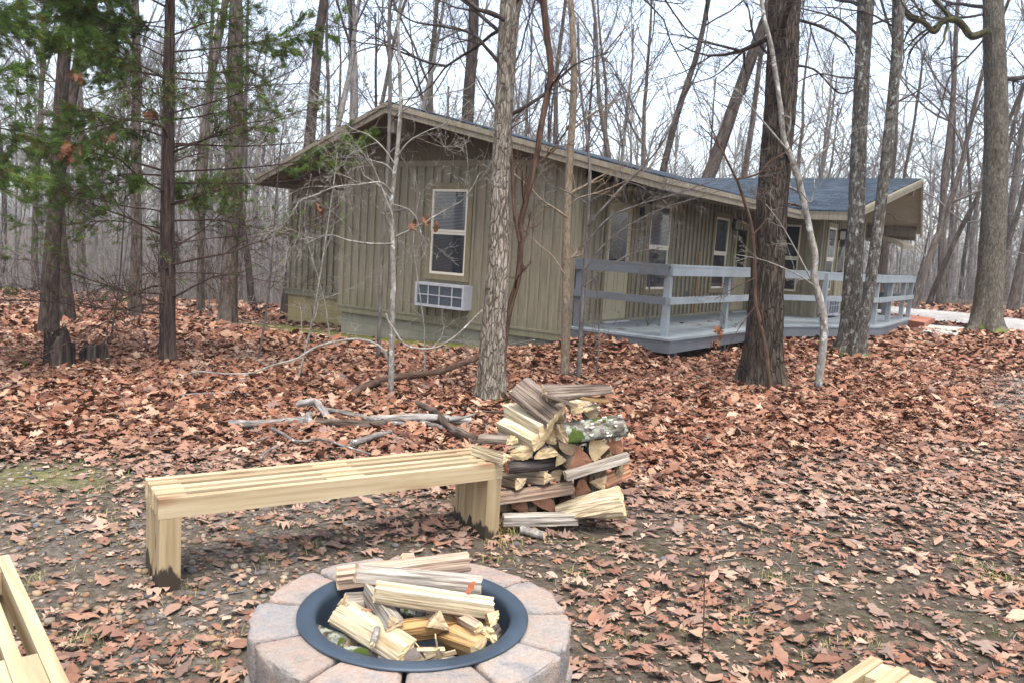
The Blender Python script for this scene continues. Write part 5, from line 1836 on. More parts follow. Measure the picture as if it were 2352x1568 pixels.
# ================================================================== FIREWOOD
SEC = {
    'round': [(math.cos(a), math.sin(a), 1) for a in np.linspace(0, 2 * math.pi, 18, endpoint=False)],
    'half': [(math.cos(a), math.sin(a) - .3, 1) for a in np.linspace(0, math.pi, 10)] + [(-.6, -.36, 0), (0, -.4, 0), (.6, -.34, 0)],
    'quarter': [(math.cos(a) * 1.35 - .55, math.sin(a) * 1.35 - .55, 1) for a in np.linspace(0, math.pi / 2, 8)] + [(-.58, .3, 0), (-.6, -.15, 0), (-.57, -.57, 0), (-.1, -.6, 0), (.4, -.57, 0)],
    'wedge': [(-1.0, -.62, 0), (-.5, -.66, 0), (.2, -.62, 0), (.95, -.6, 0), (.62, -.1, 0), (.3, .38, 0), (0, .9, 0), (-.3, .45, 0), (-.66, -.08, 0)],
    'slab': [(-1, -.3, 0), (-.4, -.36, 0), (.4, -.34, 0), (1, -.28, 0), (1.02, .1, 0), (.9, .33, 0), (.35, .36, 0), (-.4, .34, 0), (-.95, .3, 0), (-1.03, 0, 0)],
    'bslab': [(-1, -.2, 0), (-.4, -.26, 0), (.4, -.24, 0), (1, -.18, 0), (1.0, .05, 1), (.7, .2, 1), (.35, .27, 1), (0, .3, 1), (-.4, .27, 1), (-.75, .18, 1), (-1.0, .02, 1)],
    'beam': [(-.8, -.72, 0), (0, -.78, 0), (.78, -.7, 0), (.84, 0, 0), (.76, .66, 0), (.1, .76, 0), (-.7, .7, 0), (-.8, 0, 0)],
}


def densify(sec, k=2):
    out = []
    for i in range(len(sec)):
        a, b = sec[i], sec[(i + 1) % len(sec)]
        for q in range(k):
            f = q / k; out.append((a[0] + (b[0] - a[0]) * f, a[1] + (b[1] - a[1]) * f, a[2] if (a[2] == b[2] or f < .5) else b[2]))
    return out


def log(label, p0, p1, r, sec='wedge', roll=0, mats=('split_pale', 'log_bark', 'end_pale'), seed=0, r1=None, rough=1.0, name='split_log', group=None, bend=0.0, sy=1.0, tint=1.0, cat='log'):
    p0 = np.asarray(p0, float); p1 = np.asarray(p1, float); L = np.linalg.norm(p1 - p0); x = (p1 - p0) / L
    up = np.array([0, 0, 1.]); y = np.cross(up, x)
    if np.linalg.norm(y) < .1: y = np.array([0, 1., 0])
    y = unit(y); z = np.cross(x, y)
    c, s = math.cos(math.radians(roll)), math.sin(math.radians(roll))
    y, z = y * c + z * s, z * c - y * s
    S = densify(SEC[sec], 3 if len(SEC[sec]) < 12 else 2); m = len(S)
    sx = np.array([q[0] for q in S]); sz = np.array([q[1] for q in S]) * sy; fl = [q[2] for q in S]
    rings = 15; V = []; T = []
    r1 = r if r1 is None else r1
    ang = np.arctan2(sz, sx)
    for i in range(rings):
        u = i / (rings - 1); rr = r + (r1 - r) * u
        ends = .006 * rough * (1 if i in (0, rings - 1) else 0)
        gr = 1 + rough * (.10 * (vnoise(np.cos(ang) * 2.3 + seed * 1.7, np.sin(ang) * 2.3 + u * 1.6, seed) - .5) + .10 * (vnoise(np.arange(m) * 1.3 + seed, u * 2.2 + 0 * ang, seed + 4) - .5) + .05 * (vnoise(np.arange(m) * .9, u * 11 + 0 * ang, seed + 8) - .5))
        tw = .10 * rough * (u - .5) * math.sin(seed * 1.9)
        xx = sx * math.cos(tw) - sz * math.sin(tw); zz = sx * math.sin(tw) + sz * math.cos(tw)
        jit = ends * (vnoise(np.arange(m) * .7 + seed, ang + 5, seed + 2) - .5) * 2
        off = bend * L * (4 * u * (1 - u))
        P = p0 + x * (L * u) + z * off
        V.append(P + jit[:, None] * x + (xx * gr * rr)[:, None] * y + (zz * gr * rr)[:, None] * z)
        T.append(np.stack([np.full(m, L * u + seed), xx * rr + seed * .37, zz * rr], -1))
    V = np.vstack(V); T = np.vstack(T)
    mid = (p0 + p1) / 2; mb = MB()
    q = np.arange(rings - 1)[:, None] * m; j = np.arange(m)[None]; j2 = (j + 1) % m
    F = np.stack([q + j, q + j2, q + m + j2, q + m + j], -1)
    bf = np.array([fl[k] and fl[(k + 1) % m] for k in range(m)], bool)
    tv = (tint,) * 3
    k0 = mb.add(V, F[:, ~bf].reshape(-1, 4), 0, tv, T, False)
    if bf.any(): mb.f.append((k0, F[:, bf].reshape(-1, 4), 1, True))
    # end caps as fans with a slightly dished centre
    for ring, fwd in ((0, -1), (rings - 1, 1)):
        R_ = V[ring * m:(ring + 1) * m]; tt = T[ring * m:(ring + 1) * m].copy(); cen = R_.mean(0) + x * fwd * .003
        half = cen + (R_ - cen) * .55 + x * fwd * (rng.uniform(-.003, .005)) * rough
        th_ = tt.mean(0) + (tt - tt.mean(0)) * .55
        VV = np.vstack([R_, half, cen[None]]); TT = np.vstack([tt, th_, tt.mean(0)[None]])
        TT[:, 1] -= seed * .37
        TT[:, 1:] -= np.array([.3 * r * math.sin(seed), .5 * r * math.cos(seed * 2)])
        FF = [(a, (a + 1) % m, m + (a + 1) % m, m + a) for a in range(m)] + [(m + a, m + (a + 1) % m, 2 * m) for a in range(m)]
        if fwd < 0: FF = [f[::-1] for f in FF]
        mb.add(VV, FF, 2, tv, TT, False)
    # local frame on the object
    o = mb.build(name, [M[mats[0]], M[mats[1]], M[mats[2]]], mid, label, cat, group)
    return o


PALE = ('split_pale', 'log_bark', 'end_pale'); RED = ('split_red', 'log_bark', 'end_red'); TAN = ('split_tan', 'log_bark', 'end_tan')
GREY = ('split_grey', 'log_bark', 'end_tan'); ORG = ('split_orange', 'log_bark', 'end_pale'); PINK = ('split_pink', 'log_bark', 'end_pale')
W5 = lambda q: (1033.6 + .2746 * q[0], 832.6 + .2746 * q[1])
GP = 'firewood in the stacked pile'


def wr(u, Y): return u * .2746 / FPX * Y


def wlog(label, a, Ya, b, Yb, u, *k, **kw):
    """log spanning two sight lines of the pile"""
    return log(label, at(*W5(a), Ya), at(*W5(b), Yb), wr(u, (Ya + Yb) / 2), *k, group=GP, **kw)


def elog(label, c, Y, u, away=(.02, 1, .0), L=.38, *k, **kw):
    """log whose cut end faces the camera"""
    p = at(*W5(c), Y); d = unit(away)
    return log(label, p, p + d * L, wr(u * 1.13, Y), *k, group=GP, **kw)


# bottom of the pile
wlog('pale split board-like log lying flat along the front foot of the pile', (445, 1312), 4.50, (1062, 1300), 4.58, 58, 'beam', 8, GREY, 3, sy=1.05)
wlog('small whitish round branch piece on the ground under the front of the pile', (600, 1395), 4.48, (795, 1448), 4.40, 36, 'round', 0, ('branch_white', 'branch_white', 'end_tan'), 4, name='round_log')
wlog('big splayed pale chunk at the lower right foot of the pile', (900, 1255), 4.62, (1440, 1150), 4.55, 66, 'slab', 58, PALE, 5, r1=wr(128, 4.6), sy=1.3, rough=1.8, bend=.04)
elog('small reddish triangular log end low on the left of the pile', (610, 1205), 4.66, 75, (-.1, 1, .0), .36, 'wedge', 20, RED, 6)
elog('reddish half-round log end low in the middle of the pile', (790, 1180), 4.64, 95, (.0, 1, .0), .36, 'half', 25, RED, 7)
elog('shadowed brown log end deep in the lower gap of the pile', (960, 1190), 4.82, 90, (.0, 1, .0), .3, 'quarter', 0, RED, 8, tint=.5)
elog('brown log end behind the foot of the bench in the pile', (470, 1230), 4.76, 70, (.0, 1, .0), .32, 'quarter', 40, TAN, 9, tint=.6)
wlog('long pinkish tan split log lying across the lower left of the pile', (400, 1130), 4.58, (1022, 1040), 4.63, 62, 'beam', 3, ('split_pink', 'log_bark', 'end_tan'), 10, tint=.8)
elog('rough dark red chunk right of the long pinkish log in the pile', (1105, 1055), 4.64, 85, (.05, 1, .0), .34, 'quarter', -30, RED, 11, tint=.75, rough=1.6)
elog('pale triangular log end low right in the pile', (1262, 1015), 4.62, 78, (.1, 1, .0), .35, 'wedge', 150, TAN, 12)
elog('pale cut end hidden behind the splayed chunk in the pile', (1330, 1120), 4.84, 80, (.0, 1, .0), .3, 'quarter', 0, TAN, 13, tint=.8)
wlog('reddish split log sloping up at the right side of the pile', (1270, 985), 4.66, (1480, 890), 4.84, 62, 'wedge', 10, RED, 14)
wlog('long pale grey split log slanting up across the right of the pile', (965, 945), 4.54, (1488, 785), 4.66, 56, 'beam', -4, ('split_grey', 'log_bark', 'end_tan'), 15, sy=.95)
wlog('short splintery pale log poking out above the bench leg in the pile', (400, 960), 4.82, (585, 1005), 4.56, 72, 'quarter', -90, TAN, 16, rough=1.5)
wlog('pale flat-topped split log in the left middle of the pile', (570, 945), 4.84, (815, 955), 4.58, 68, 'wedge', 20, TAN, 17)
elog('small brown quartered log end in the middle of the pile', (885, 940), 4.64, 68, (.05, 1, .0), .34, 'quarter', 15, ('split_red', 'log_bark', 'end_tan'), 18, tint=.8)
wlog('black-barked log with a moss spot lying across the left of the pile', (470, 878), 4.56, (885, 832), 4.68, 58, 'round', 0, ('log_bark_dark', 'log_bark_dark', 'end_red'), 19, rough=1.4, name='round_log')
elog('large round pale log end above the black-barked log', (605, 742), 4.56, 100, (.05, 1, .02), .36, 'half', 160, PALE, 20, rough=1.1)
elog('half-round pale log end just right of the large round one', (802, 768), 4.56, 95, (-.1, 1, .03), .36, 'half', -10, PALE, 21, sy=.75)
elog('little pale triangular log end in the centre of the pile', (928, 812), 4.60, 55, (.05, 1, .0), .34, 'wedge', 90, PALE, 22)
elog('pinkish red wedge log end in the centre of the pile', (1085, 790), 4.58, 110, (-.35, 1, .08), .36, 'wedge', -18, ('split_pink', 'log_bark', 'end_red'), 23, tint=.85)
elog('dark reddish log end beneath the pinkish wedge', (985, 880), 4.72, 75, (.0, 1, .0), .3, 'quarter', 20, RED, 24, tint=.7)
elog('bark-edged pale log end below the mossy log', (1010, 712), 4.58, 98, (-.2, 1, .05), .36, 'half', 190, TAN, 25, sy=.8)
elog('thick pale split log end right of centre in the pile', (1230, 715), 4.60, 118, (-.25, 1, .06), .38, 'quarter', -55, PALE, 26, tint=.9)
elog('reddish half-round log end at the right edge of the pile', (1395, 680), 4.70, 100, (.15, 1, .0), .34, 'half', 260, RED, 27)
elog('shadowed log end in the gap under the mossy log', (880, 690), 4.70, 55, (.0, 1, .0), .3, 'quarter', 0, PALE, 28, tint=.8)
elog('bumpy pale log end tucked under the big top left log', (858, 618), 4.62, 66, (-.05, 1, .0), .34, 'round', 0, ('split_pale', 'split_pale', 'end_pale'), 29, rough=1.5)
wlog('flat pale split log slanting down on the upper left of the pile', (440, 520), 4.80, (735, 665), 4.54, 78, 'beam', 25, PALE, 30)
wlog('biggest pale split log slanting down on the upper left of the pile', (500, 400), 4.86, (800, 575), 4.56, 112, 'quarter', -80, PALE, 31, tint=1.05)
wlog('bark-topped short log resting on the bench side of the pile', (275, 640), 4.70, (520, 655), 4.54, 72, 'half', 0, ('split_pale', 'log_bark', 'end_pale'), 32, rough=1.3, tint=1.0)
for k, (x, y, u, sec, roll, mt, lab) in enumerate(((700, 1225, 42, 'wedge', 30, TAN, 'small tan wedge end between the two reddish ends low in the pile'), (540, 1065, 40, 'quarter', 10, TAN, 'small tan end behind the long pinkish log in the pile'), (1180, 1120, 55, 'half', 40, RED, 'brown half-round end between the red chunk and the splayed chunk'), (715, 690, 40, 'wedge', 200, PALE, 'little pale wedge between the large round and half-round ends'), (1150, 880, 48, 'quarter', 100, RED, 'reddish quarter end under the long slanting log'), (1330, 790, 50, 'wedge', 10, PINK, 'pinkish wedge end at the right under the half-round red one'), (1420, 900, 46, 'half', 120, TAN, 'tan end at the right edge under the long slanting log'), (980, 600, 52, 'half', 30, PALE, 'pale half-round end at the left end of the mossy log'), (900, 470, 60, 'quarter', 200, PALE, 'pale quarter end between the top bark slab and the mossy log'), (1180, 420, 55, 'half', 190, TAN, 'tan half-round end above the mossy log'))):
    elog(lab, (x, y), 4.70 + .01 * (k % 4), u * 1.1, (.05 * ((k % 3) - 1), 1, .0), .32, sec, roll, mt, 90 + k, tint=.85)
# on the bench
wlog('splintered pale log piece resting on the right end of the bench', (200, 715), 4.52, (468, 790), 4.33, 52, 'wedge', 30, PALE, 33, r1=wr(62, 4.35), rough=1.5)
# mossy log with shelf fungus
ml = wlog('mossy lichen-covered log with pale shelf fungus near the top of the pile', (925, 600), 4.55, (1420, 520), 4.72, 124, 'half', 10, ('split_tan', 'moss_bark', 'end_tan'), 34, rough=1.7, name='mossy_log')
rf = random.Random(5); A_, B_ = at(*W5((925, 600)), 4.55), at(*W5((1420, 520)), 4.72)
for k in range(26):
    u = rf.choice([rf.uniform(.3, .55), rf.uniform(.55, 1.0), rf.uniform(.75, 1.0)]); c = A_ + (B_ - A_) * u; a = rf.uniform(1.9, 5.0)
    n = np.array([0, math.cos(a), math.sin(a)]); 
    if n[1] > .2: n[1] = -n[1]
    n = unit(n); R_ = wr(116, 4.6)
    p = c + n * R_ * .97; s = rf.uniform(.008, .02)
    mb = MB(); tx = unit(B_ - A_); o2 = np.cross(n, tx)
    ring = [p + tx * math.cos(t) * s + n * max(0, math.sin(t)) * s * 1.2 + o2 * .004 * math.sin(3 * t) for t in np.linspace(0, math.pi, 9)]
    mb.prism(ring, o2 * .005 + n * .001, 0)
    part(mb, 'shelf_fungus', M['fungus'], ml)
wlog('pale split log end just under the top bark slabs', (1000, 310), 4.78, (1060, 375), 4.56, 62, 'beam', 10, PALE, 35)
wlog('ragged pale sliver at the upper right beneath the top slab', (1120, 400), 4.6, (1225, 350), 4.75, 26, 'slab', 0, PALE, 36, rough=1.8)
wlog('wide grey bark slab tilted on top of the pile', (570, 200), 4.80, (890, 450), 4.55, 118, 'bslab', 48, ('split_tan', 'log_bark', 'end_pale'), 37, rough=1.3, tint=1.0, name='bark_slab')
wlog('brown weathered slab lying topmost on the pile', (790, 245), 4.60, (1345, 215), 4.74, 88, 'bslab', 40, ('split_orange', 'log_bark', 'end_tan'), 38, rough=1.6, tint=.9, r1=wr(45, 4.7), name='bark_slab')
wlog('narrow dark bark strip under the topmost slab', (775, 262), 4.56, (1065, 358), 4.52, 30, 'bslab', 10, ('split_red', 'log_bark', 'end_tan'), 39, tint=.6, name='bark_slab')
wlog('second rough slab end showing beneath the topmost slab', (1080, 290), 4.66, (1310, 320), 4.72, 48, 'slab', 0, ('split_orange', 'log_bark', 'end_tan'), 40, tint=.6, rough=1.8, name='bark_slab')
# hidden core that carries the stack
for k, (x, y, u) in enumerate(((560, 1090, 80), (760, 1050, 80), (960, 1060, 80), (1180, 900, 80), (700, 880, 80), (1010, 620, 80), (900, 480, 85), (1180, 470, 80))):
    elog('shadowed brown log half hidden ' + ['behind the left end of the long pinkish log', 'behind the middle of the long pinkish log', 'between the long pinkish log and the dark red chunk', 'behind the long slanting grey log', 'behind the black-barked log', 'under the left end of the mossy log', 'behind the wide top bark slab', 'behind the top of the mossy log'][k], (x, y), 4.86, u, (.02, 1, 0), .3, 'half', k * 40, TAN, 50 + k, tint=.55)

# fire-pit wood
ZF = lambda q: (545.5 + .3418 * q[0], 1205.9 + .3418 * q[1])
GF = 'firewood laid in the fire pit'


def flog(label, a, Ya, b, Yb, u, *k, **kw):
    kw.setdefault('group', GF)
    return log(label, at(*ZF(a), Ya), at(*ZF(b), Yb), u * .3418 / FPX * (Ya + Yb) / 2, *k, **kw)


flog('long weathered grey log on top of the fire pit wood', (795, 318), 2.74, (1625, 395), 2.86, 82, 'beam', -12, GREY, 61)
flog('long pinkish log behind the grey one on the fire pit', (670, 350), 2.86, (1552, 240), 3.02, 76, 'beam', 8, PINK, 62)
flog('white sliver end peeping over the rearmost pinkish log', (1105, 215), 3.02, (1180, 212), 3.06, 34, 'wedge', 0, PINK, 63)
flog('long pale yellow split log lying foremost on the fire pit wood', (925, 440), 2.58, (1712, 560), 2.64, 92, 'quarter', -85, PALE, 64)
flog('grey wedge log standing steeply at the left of the fire pit', (880, 430), 2.72, (1045, 655), 2.50, 78, 'wedge', 30, GREY, 65)
flog('short grey log with pale triangular end at the left of the fire pit', (715, 515), 2.66, (930, 500), 2.76, 72, 'wedge', 0, GREY, 66)
flog('small red block end left of the steep grey wedge', (840, 590), 2.60, (935, 590), 2.66, 36, 'beam', 5, RED, 67)
flog('wide pale bark-flecked slab leaning in the front left of the fire pit', (675, 575), 2.66, (1130, 850), 2.43, 105, 'bslab', 38, ('split_pale', 'split_pale', 'end_pale'), 68, rough=1.4, bend=.03)
flog('orange knotted split log lying low across the fire pit', (1000, 725), 2.52, (1540, 655), 2.66, 86, 'quarter', -80, ORG, 69, rough=1.3)
flog('pale triangular log end pointing out of the fire pit centre', (1350, 640), 2.56, (1300, 560), 2.78, 82, 'wedge', 10, TAN, 70)
flog('slim pinkish log sloping down right in the fire pit', (1450, 590), 2.68, (1620, 690), 2.52, 46, 'beam', 20, PINK, 71)
flog('dark orange split log at the lower right of the fire pit', (1400, 750), 2.60, (1620, 835), 2.48, 104, 'quarter', -70, ORG, 72, tint=.8)
flog('barky pale log end at the right wall of the fire pit', (1680, 735), 2.56, (1720, 700), 2.72, 76, 'half', 30, ('split_pale', 'log_bark', 'end_pale'), 73, rough=1.5)
flog('mossy bark chunk at the lower left of the fire pit', (520, 745), 2.64, (760, 830), 2.56, 80, 'round', 0, ('moss_bark', 'moss_bark', 'end_tan'), 74, rough=1.6)
flog('low mossy bark piece under the front of the pale slab', (720, 850), 2.5, (930, 880), 2.48, 46, 'round', 0, ('moss_bark', 'moss_bark', 'end_tan'), 75, rough=1.6)
flog('black charred stick with a grey tip on the pale slab', (940, 690), 2.5, (905, 800), 2.42, 22, 'round', 0, ('log_bark_dark', 'branch_grey', 'end_tan'), 76, rough=1.5, name='stick', cat='stick')
flog('mossy log half hidden in the middle of the fire pit', (1150, 560), 2.76, (1320, 590), 2.66, 70, 'round', 0, ('moss_bark', 'moss_bark', 'end_tan'), 77, rough=1.5)
flog('pale log end showing under the foremost yellow log', (1600, 640), 2.74, (1720, 620), 2.6, 66, 'quarter', -80, ORG, 78)
for k, (a, b, lab) in enumerate((((1210, 832), (1390, 830), 'short flat kindling board lying level in the fire pit'), ((1165, 925), (1335, 860), 'kindling board slanting up at the front of the fire pit'), ((1255, 912), (1460, 905), 'foremost kindling board in the fire pit'),
                            ((1330, 745), (1340, 800), 'upright kindling stick in the fire pit'), ((1350, 880), (1465, 850), 'small kindling strip right in the fire pit'), ((1190, 790), (1260, 880), 'kindling strip crossing under the level one'), ((1340, 830), (1362, 890), 'narrow kindling end beside the level board'))):
    flog(lab, a, 2.47 + .02 * (k % 3), b, 2.47 + .02 * ((k + 1) % 3), 19, 'slab', 20 + 17 * k, ('pine', 'pine', 'end_pale'), 80 + k, name='kindling', cat='kindling', group='kindling in the fire pit', sy=.8, rough=.4)

# ================================================================== LEAF LITTER
def leaf_templates(medium=False):
    """half outlines (along, half width) of lobed oak leaves"""
    out = []
    r = random.Random(21)
    A = [(0, .012), (.12, .03), (.18, .06), (.25, .19), (.34, .29), (.37, .15), (.41, .075), (.48, .26), (.6, .42), (.61, .22), (.65, .09), (.71, .22), (.84, .31), (.845, .15), (.9, .06), (1, 0)]
    B = [(0, .012), (.1, .05), (.2, .13), (.32, .25), (.4, .22), (.44, .16), (.52, .25), (.64, .36), (.7, .27), (.74, .17), (.82, .2), (.9, .16), (1, 0)]
    E = [(0, .01), (.08, .08), (.25, .2), (.45, .26), (.65, .22), (.85, .11), (1, 0)]
    Md = [(0, .02), (.2, .1), (.35, .29), (.44, .1), (.62, .38), (.69, .11), (.86, .24), (1, 0)]
    for k in range(10):
        base = Md if medium and k % 3 else (A if k % 2 else (B if k % 4 else E))
        sw = r.uniform(.8, 1.15)
        out.append([(min(1, x + (r.uniform(-.012, .012) if 0 < x < 1 else 0)), w * sw * r.uniform(.85, 1.15)) for x, w in base])
    return out


def mk_leaf(pts, r, simple=False):
    """returns verts, tris of one leaf along +x (unit length) with curl"""
    cv = r.uniform(-.9, 1.5); fold = r.uniform(-.1, .6); tw = r.gauss(0, .5)
    if simple:
        w = r.uniform(.24, .36)
        P = [(0, 0), (.3, w), (.62, w * .9), (1, 0), (.66, -w), (.3, -w * .85)]
        Fc = [(0, 5, 4, 3), (0, 3, 2, 1)]
        V = np.array([(x, y, 0) for x, y in P], float)
        F = [(0, 5, 4), (0, 4, 3), (0, 3, 2), (0, 2, 1)]
    else:
        n = len(pts); V = []; F = []
        for x, w in pts: V.append((x, 0, 0))
        for x, w in pts: V.append((x, w, 0))
        w2 = r.uniform(.8, 1.1)
        for x, w in pts: V.append((x + r.uniform(-.015, .015), -w * w2, 0))
        for i in range(n - 1):
            F += [(i, i + 1, n + i + 1), (i, n + i + 1, n + i), (i + 1, i, 2 * n + i), (i + 1, 2 * n + i, 2 * n + i + 1)]
        V = np.array(V, float)
    x, y = V[:, 0] - .5, V[:, 1]
    z = cv * (x * x) * .55 + fold * np.abs(y) * .9 + tw * x * y + .05 * np.sin(9 * x + 3 * y + r.random() * 6)
    V = np.stack([x, y, z - z.min()], -1)
    V[:, 2] *= .75
    return V, np.array(F)


PAL = np.array([(.34, .165, .1), (.27, .115, .065), (.19, .076, .042), (.41, .24, .155), (.54, .375, .265), (.12, .05, .032), (.36, .185, .115), (.47, .3, .2), (.29, .13, .08), (.25, .17, .135)]) * np.array([.7, .655, .62])
PW = np.array([.13, .14, .13, .15, .09, .1, .12, .07, .06, .05])


STEPC = grd(2125, 752)


def scatter(name, label, regions, cat='leaves'):
    T = leaf_templates(); r = random.Random(31)
    det = [mk_leaf(T[i % 10], r) for i in range(40)]; sim = [mk_leaf(None, r, True) for i in range(24)]; T2 = leaf_templates(True); med = [mk_leaf(T2[i % 10], r) for i in range(30)]
    mb = MB()
    for (y0, y1, per, size, tpl, hmul) in regions:
        tp = {'d': det, 'm': med, 's': sim}[tpl]
        # random points in the fan seen by the camera (plus a margin each side)
        A = .5 * (y1 ** 2 - y0 ** 2) * (.72 * 2) + (y1 - y0) * 2.4
        n = int(A * per)
        y = np.sqrt(NR.uniform(y0 ** 2, y1 ** 2, n)); x = NR.uniform(-1, 1, n) * (.72 * y + 1.2)
        d, ms = leaf_density(x, y)
        keep = NR.random(n) < d
        t, w = tw_of(x, y)
        keep &= ~inpoly(t, w, [(a, b) for a, b in DECKP]) & ~inpoly(t, w, HOUSEP)
        keep &= np.hypot(x - STEPC[0], y - STEPC[1]) > .95
        keep &= np.hypot(x - PIT[0], y - PIT[1]) > PIT_R + .2
        x, y = x[keep], y[keep]; n = len(x)
        if not n: continue
        z = gz(x, y)
        dense = leaf_density(x, y)[0]
        which = NR.integers(0, len(tp), n)
        ci = NR.choice(len(PAL), n, p=PW / PW.sum())
        col = PAL[ci] * NR.uniform(.72, 1.22, (n, 1))
        wx = (1 - dense)[:, None] * NR.uniform(.25, .85, (n, 1)); col = col * (1 - wx) + np.array([.31, .235, .185]) * NR.uniform(.55, 1.3, (n, 1)) * wx
        s = np.exp(NR.normal(-.06, .33, n)).clip(.35, 1.9) * size; rot = NR.uniform(0, 2 * math.pi, n)
        tx = NR.normal(0, 1, n) * .24 * (.2 + .9 * dense); ty = NR.normal(0, 1, n) * .24 * (.2 + .9 * dense)
        h = NR.random(n) ** 1.4 * .055 * dense * hmul + .003
        for k, (V, F) in enumerate(tp):
            q = np.where(which == k)[0]
            if not len(q): continue
            m = len(V)
            P = V[None] * s[q, None, None]
            flip = np.where(NR.random(len(q)) < .45, -1, 1)
            Pz = P[..., 2]; mz = Pz.max(1)
            Pz = np.where(flip[:, None] < 0, mz[:, None] - Pz, Pz)
            P = np.stack([P[..., 0], P[..., 1], Pz + tx[q, None] * P[..., 0] + ty[q, None] * P[..., 1]], -1)
            c, sn = np.cos(rot[q])[:, None], np.sin(rot[q])[:, None]
            X = P[..., 0] * c - P[..., 1] * sn + x[q, None]; Y = P[..., 0] * sn + P[..., 1] * c + y[q, None]
            zm = P[..., 2].min(1)
            Z = P[..., 2] - zm[:, None] * .8 + (z[q] + h[q])[:, None]
            VV = np.stack([X, Y, Z], -1).reshape(-1, 3)
            FF = (F[None] + (np.arange(len(q)) * m)[:, None, None]).reshape(-1, 3)
            mb.add(VV, FF, 0, np.repeat(col[q], m, 0), None, True)
    return mb.build(name, M['leaf'], label=label, cat=cat, kind='stuff')


scatter('fallen_leaves', 'thick carpet of brown dry oak leaves over the clearing', [
    (1.7, 6.2, 900, .03, 'm', .2), (1.7, 6.4, 400, .078, 'd', .6), (5.0, 9.0, 640, .09, 'm', 1.1), (9.0, 13.5, 500, .096, 'm', 1.1), (13.5, 21, 220, .115, 's', 1.0), (21, 36, 50, .17, 's', .8)])

# leaves heaped against the deck corner and house foot share the carpet's look
def drift(name, label, centre, rx, ry, hgt, n, size=.13, seed=1):
    T = leaf_templates(); r = random.Random(seed); mb = MB()
    for k in range(n):
        V, F = mk_leaf(T[k % 10], r)
        a = r.uniform(0, 6.28); q = math.sqrt(r.random())
        x = centre[0] + math.cos(a) * q * rx; y = centre[1] + math.sin(a) * q * ry
        e = rvec(r) * .5; R = (Matrix.Rotation(r.uniform(0, 6.28), 3, 'Z') @ Matrix.Rotation(e[0], 3, 'X') @ Matrix.Rotation(e[1], 3, 'Y'))
        VV = (V * size * r.uniform(.7, 1.2)) @ np.array(R).T + np.array([x, y, float(gz(x, y)) + r.random() * hgt * (1 - q * q)])
        mb.add(VV, F, 0, PAL[r.randrange(len(PAL))] * r.uniform(.7, 1.15), None, True)
    return mb.build(name, M['leaf'], label=label, cat='leaves', kind='stuff')


c_ = HW(1.05, -.55, 0)
drift('leaf_drift', 'heap of brown leaves banked against the deck corner', c_, .8, .45, .12, 420, .14, 4)
for k, (nm, lab, rr0, n_) in enumerate((('dark_oak_tree', 'ring of brown leaves banked round the foot of the broad dark oak', .42, 150), ('plated_bark_tree', 'brown leaves banked round the foot of the pale flaky tree', .28, 90), ('lichen_trunk_tree', 'brown leaves banked round the feet of the lichen-spotted pair', .45, 130), ('cedar_tree', 'brown leaves banked round the foot of the cedar', .24, 80), ('mossy_limb_tree', 'brown leaves banked round the foot of the stout tree by the drive', .6, 130))):
    q = bpy.data.objects[nm].location
    drift('leaf_drift', lab, np.array(q), rr0, rr0, .13, n_, .12, 40 + k)
for k, (px, py, lab) in enumerate(((1740, 800, 'brown leaves drifted under the near edge of the deck'), (1000, 778, 'brown leaves drifted along the foundation under the window'), (745, 742, 'brown leaves drifted against the ochre foundation'))):
    q = grd(px, py); drift('leaf_drift', lab, q, .9, .22, .07, 130, .11, 60 + k)
mb = MB(); T_ = leaf_templates(); r = random.Random(8)
for k in range(70):
    V, F = mk_leaf(T_[k % 10], r)
    p = HW(1.42 - .8 * r.random() ** 2, 6.95 + .7 * (r.random() - .35), 0)
    p[2] = EZ + .03 + .22 * max(0, 1.42 - ((p - C1) @ TD)) + .04 * r.random()
    R = Matrix.Rotation(r.uniform(0, 6.28), 3, 'Z')
    mb.add((V * .15) @ np.array(R).T + p, F, 0, PAL[r.choice([0, 3, 6, 8])] * r.uniform(.9, 1.2), None, True)
mb.build('roof_leaves', M['leaf'], label='clump of brown leaves caught in the roof valley', cat='leaves', kind='stuff')
# single leaves on the deck
for k, (px, py, lab) in enumerate(((1430, 757, 'curled brown leaf on the deck near the door'), (1466, 749, 'small pale leaf on the deck between door and corner post'), (1517, 748, 'brown leaf on the deck left of the corner post'), (1566, 743, 'dark curled leaf on the deck right of the corner post'), (1606, 747, 'large dark leaf on the deck before the second post'), (1630, 740, 'flat brown leaf on the deck behind the second post'), (1650, 735, 'small brown leaf far back on the deck'))):
    V, F = mk_leaf(T_[k % 10], random.Random(k + 3)); p = flat(px, py, FL + .004)
    mb = MB(); R = Matrix.Rotation(k * 1.3, 3, 'Z'); mb.add((V * .15) @ np.array(R).T + p, F, 0, PAL[[2, 5, 0, 5, 2, 1, 8][k]], None, True)
    mb.build('fallen_leaf', M['leaf'], p, lab, 'leaf', 'leaves lying on the deck')
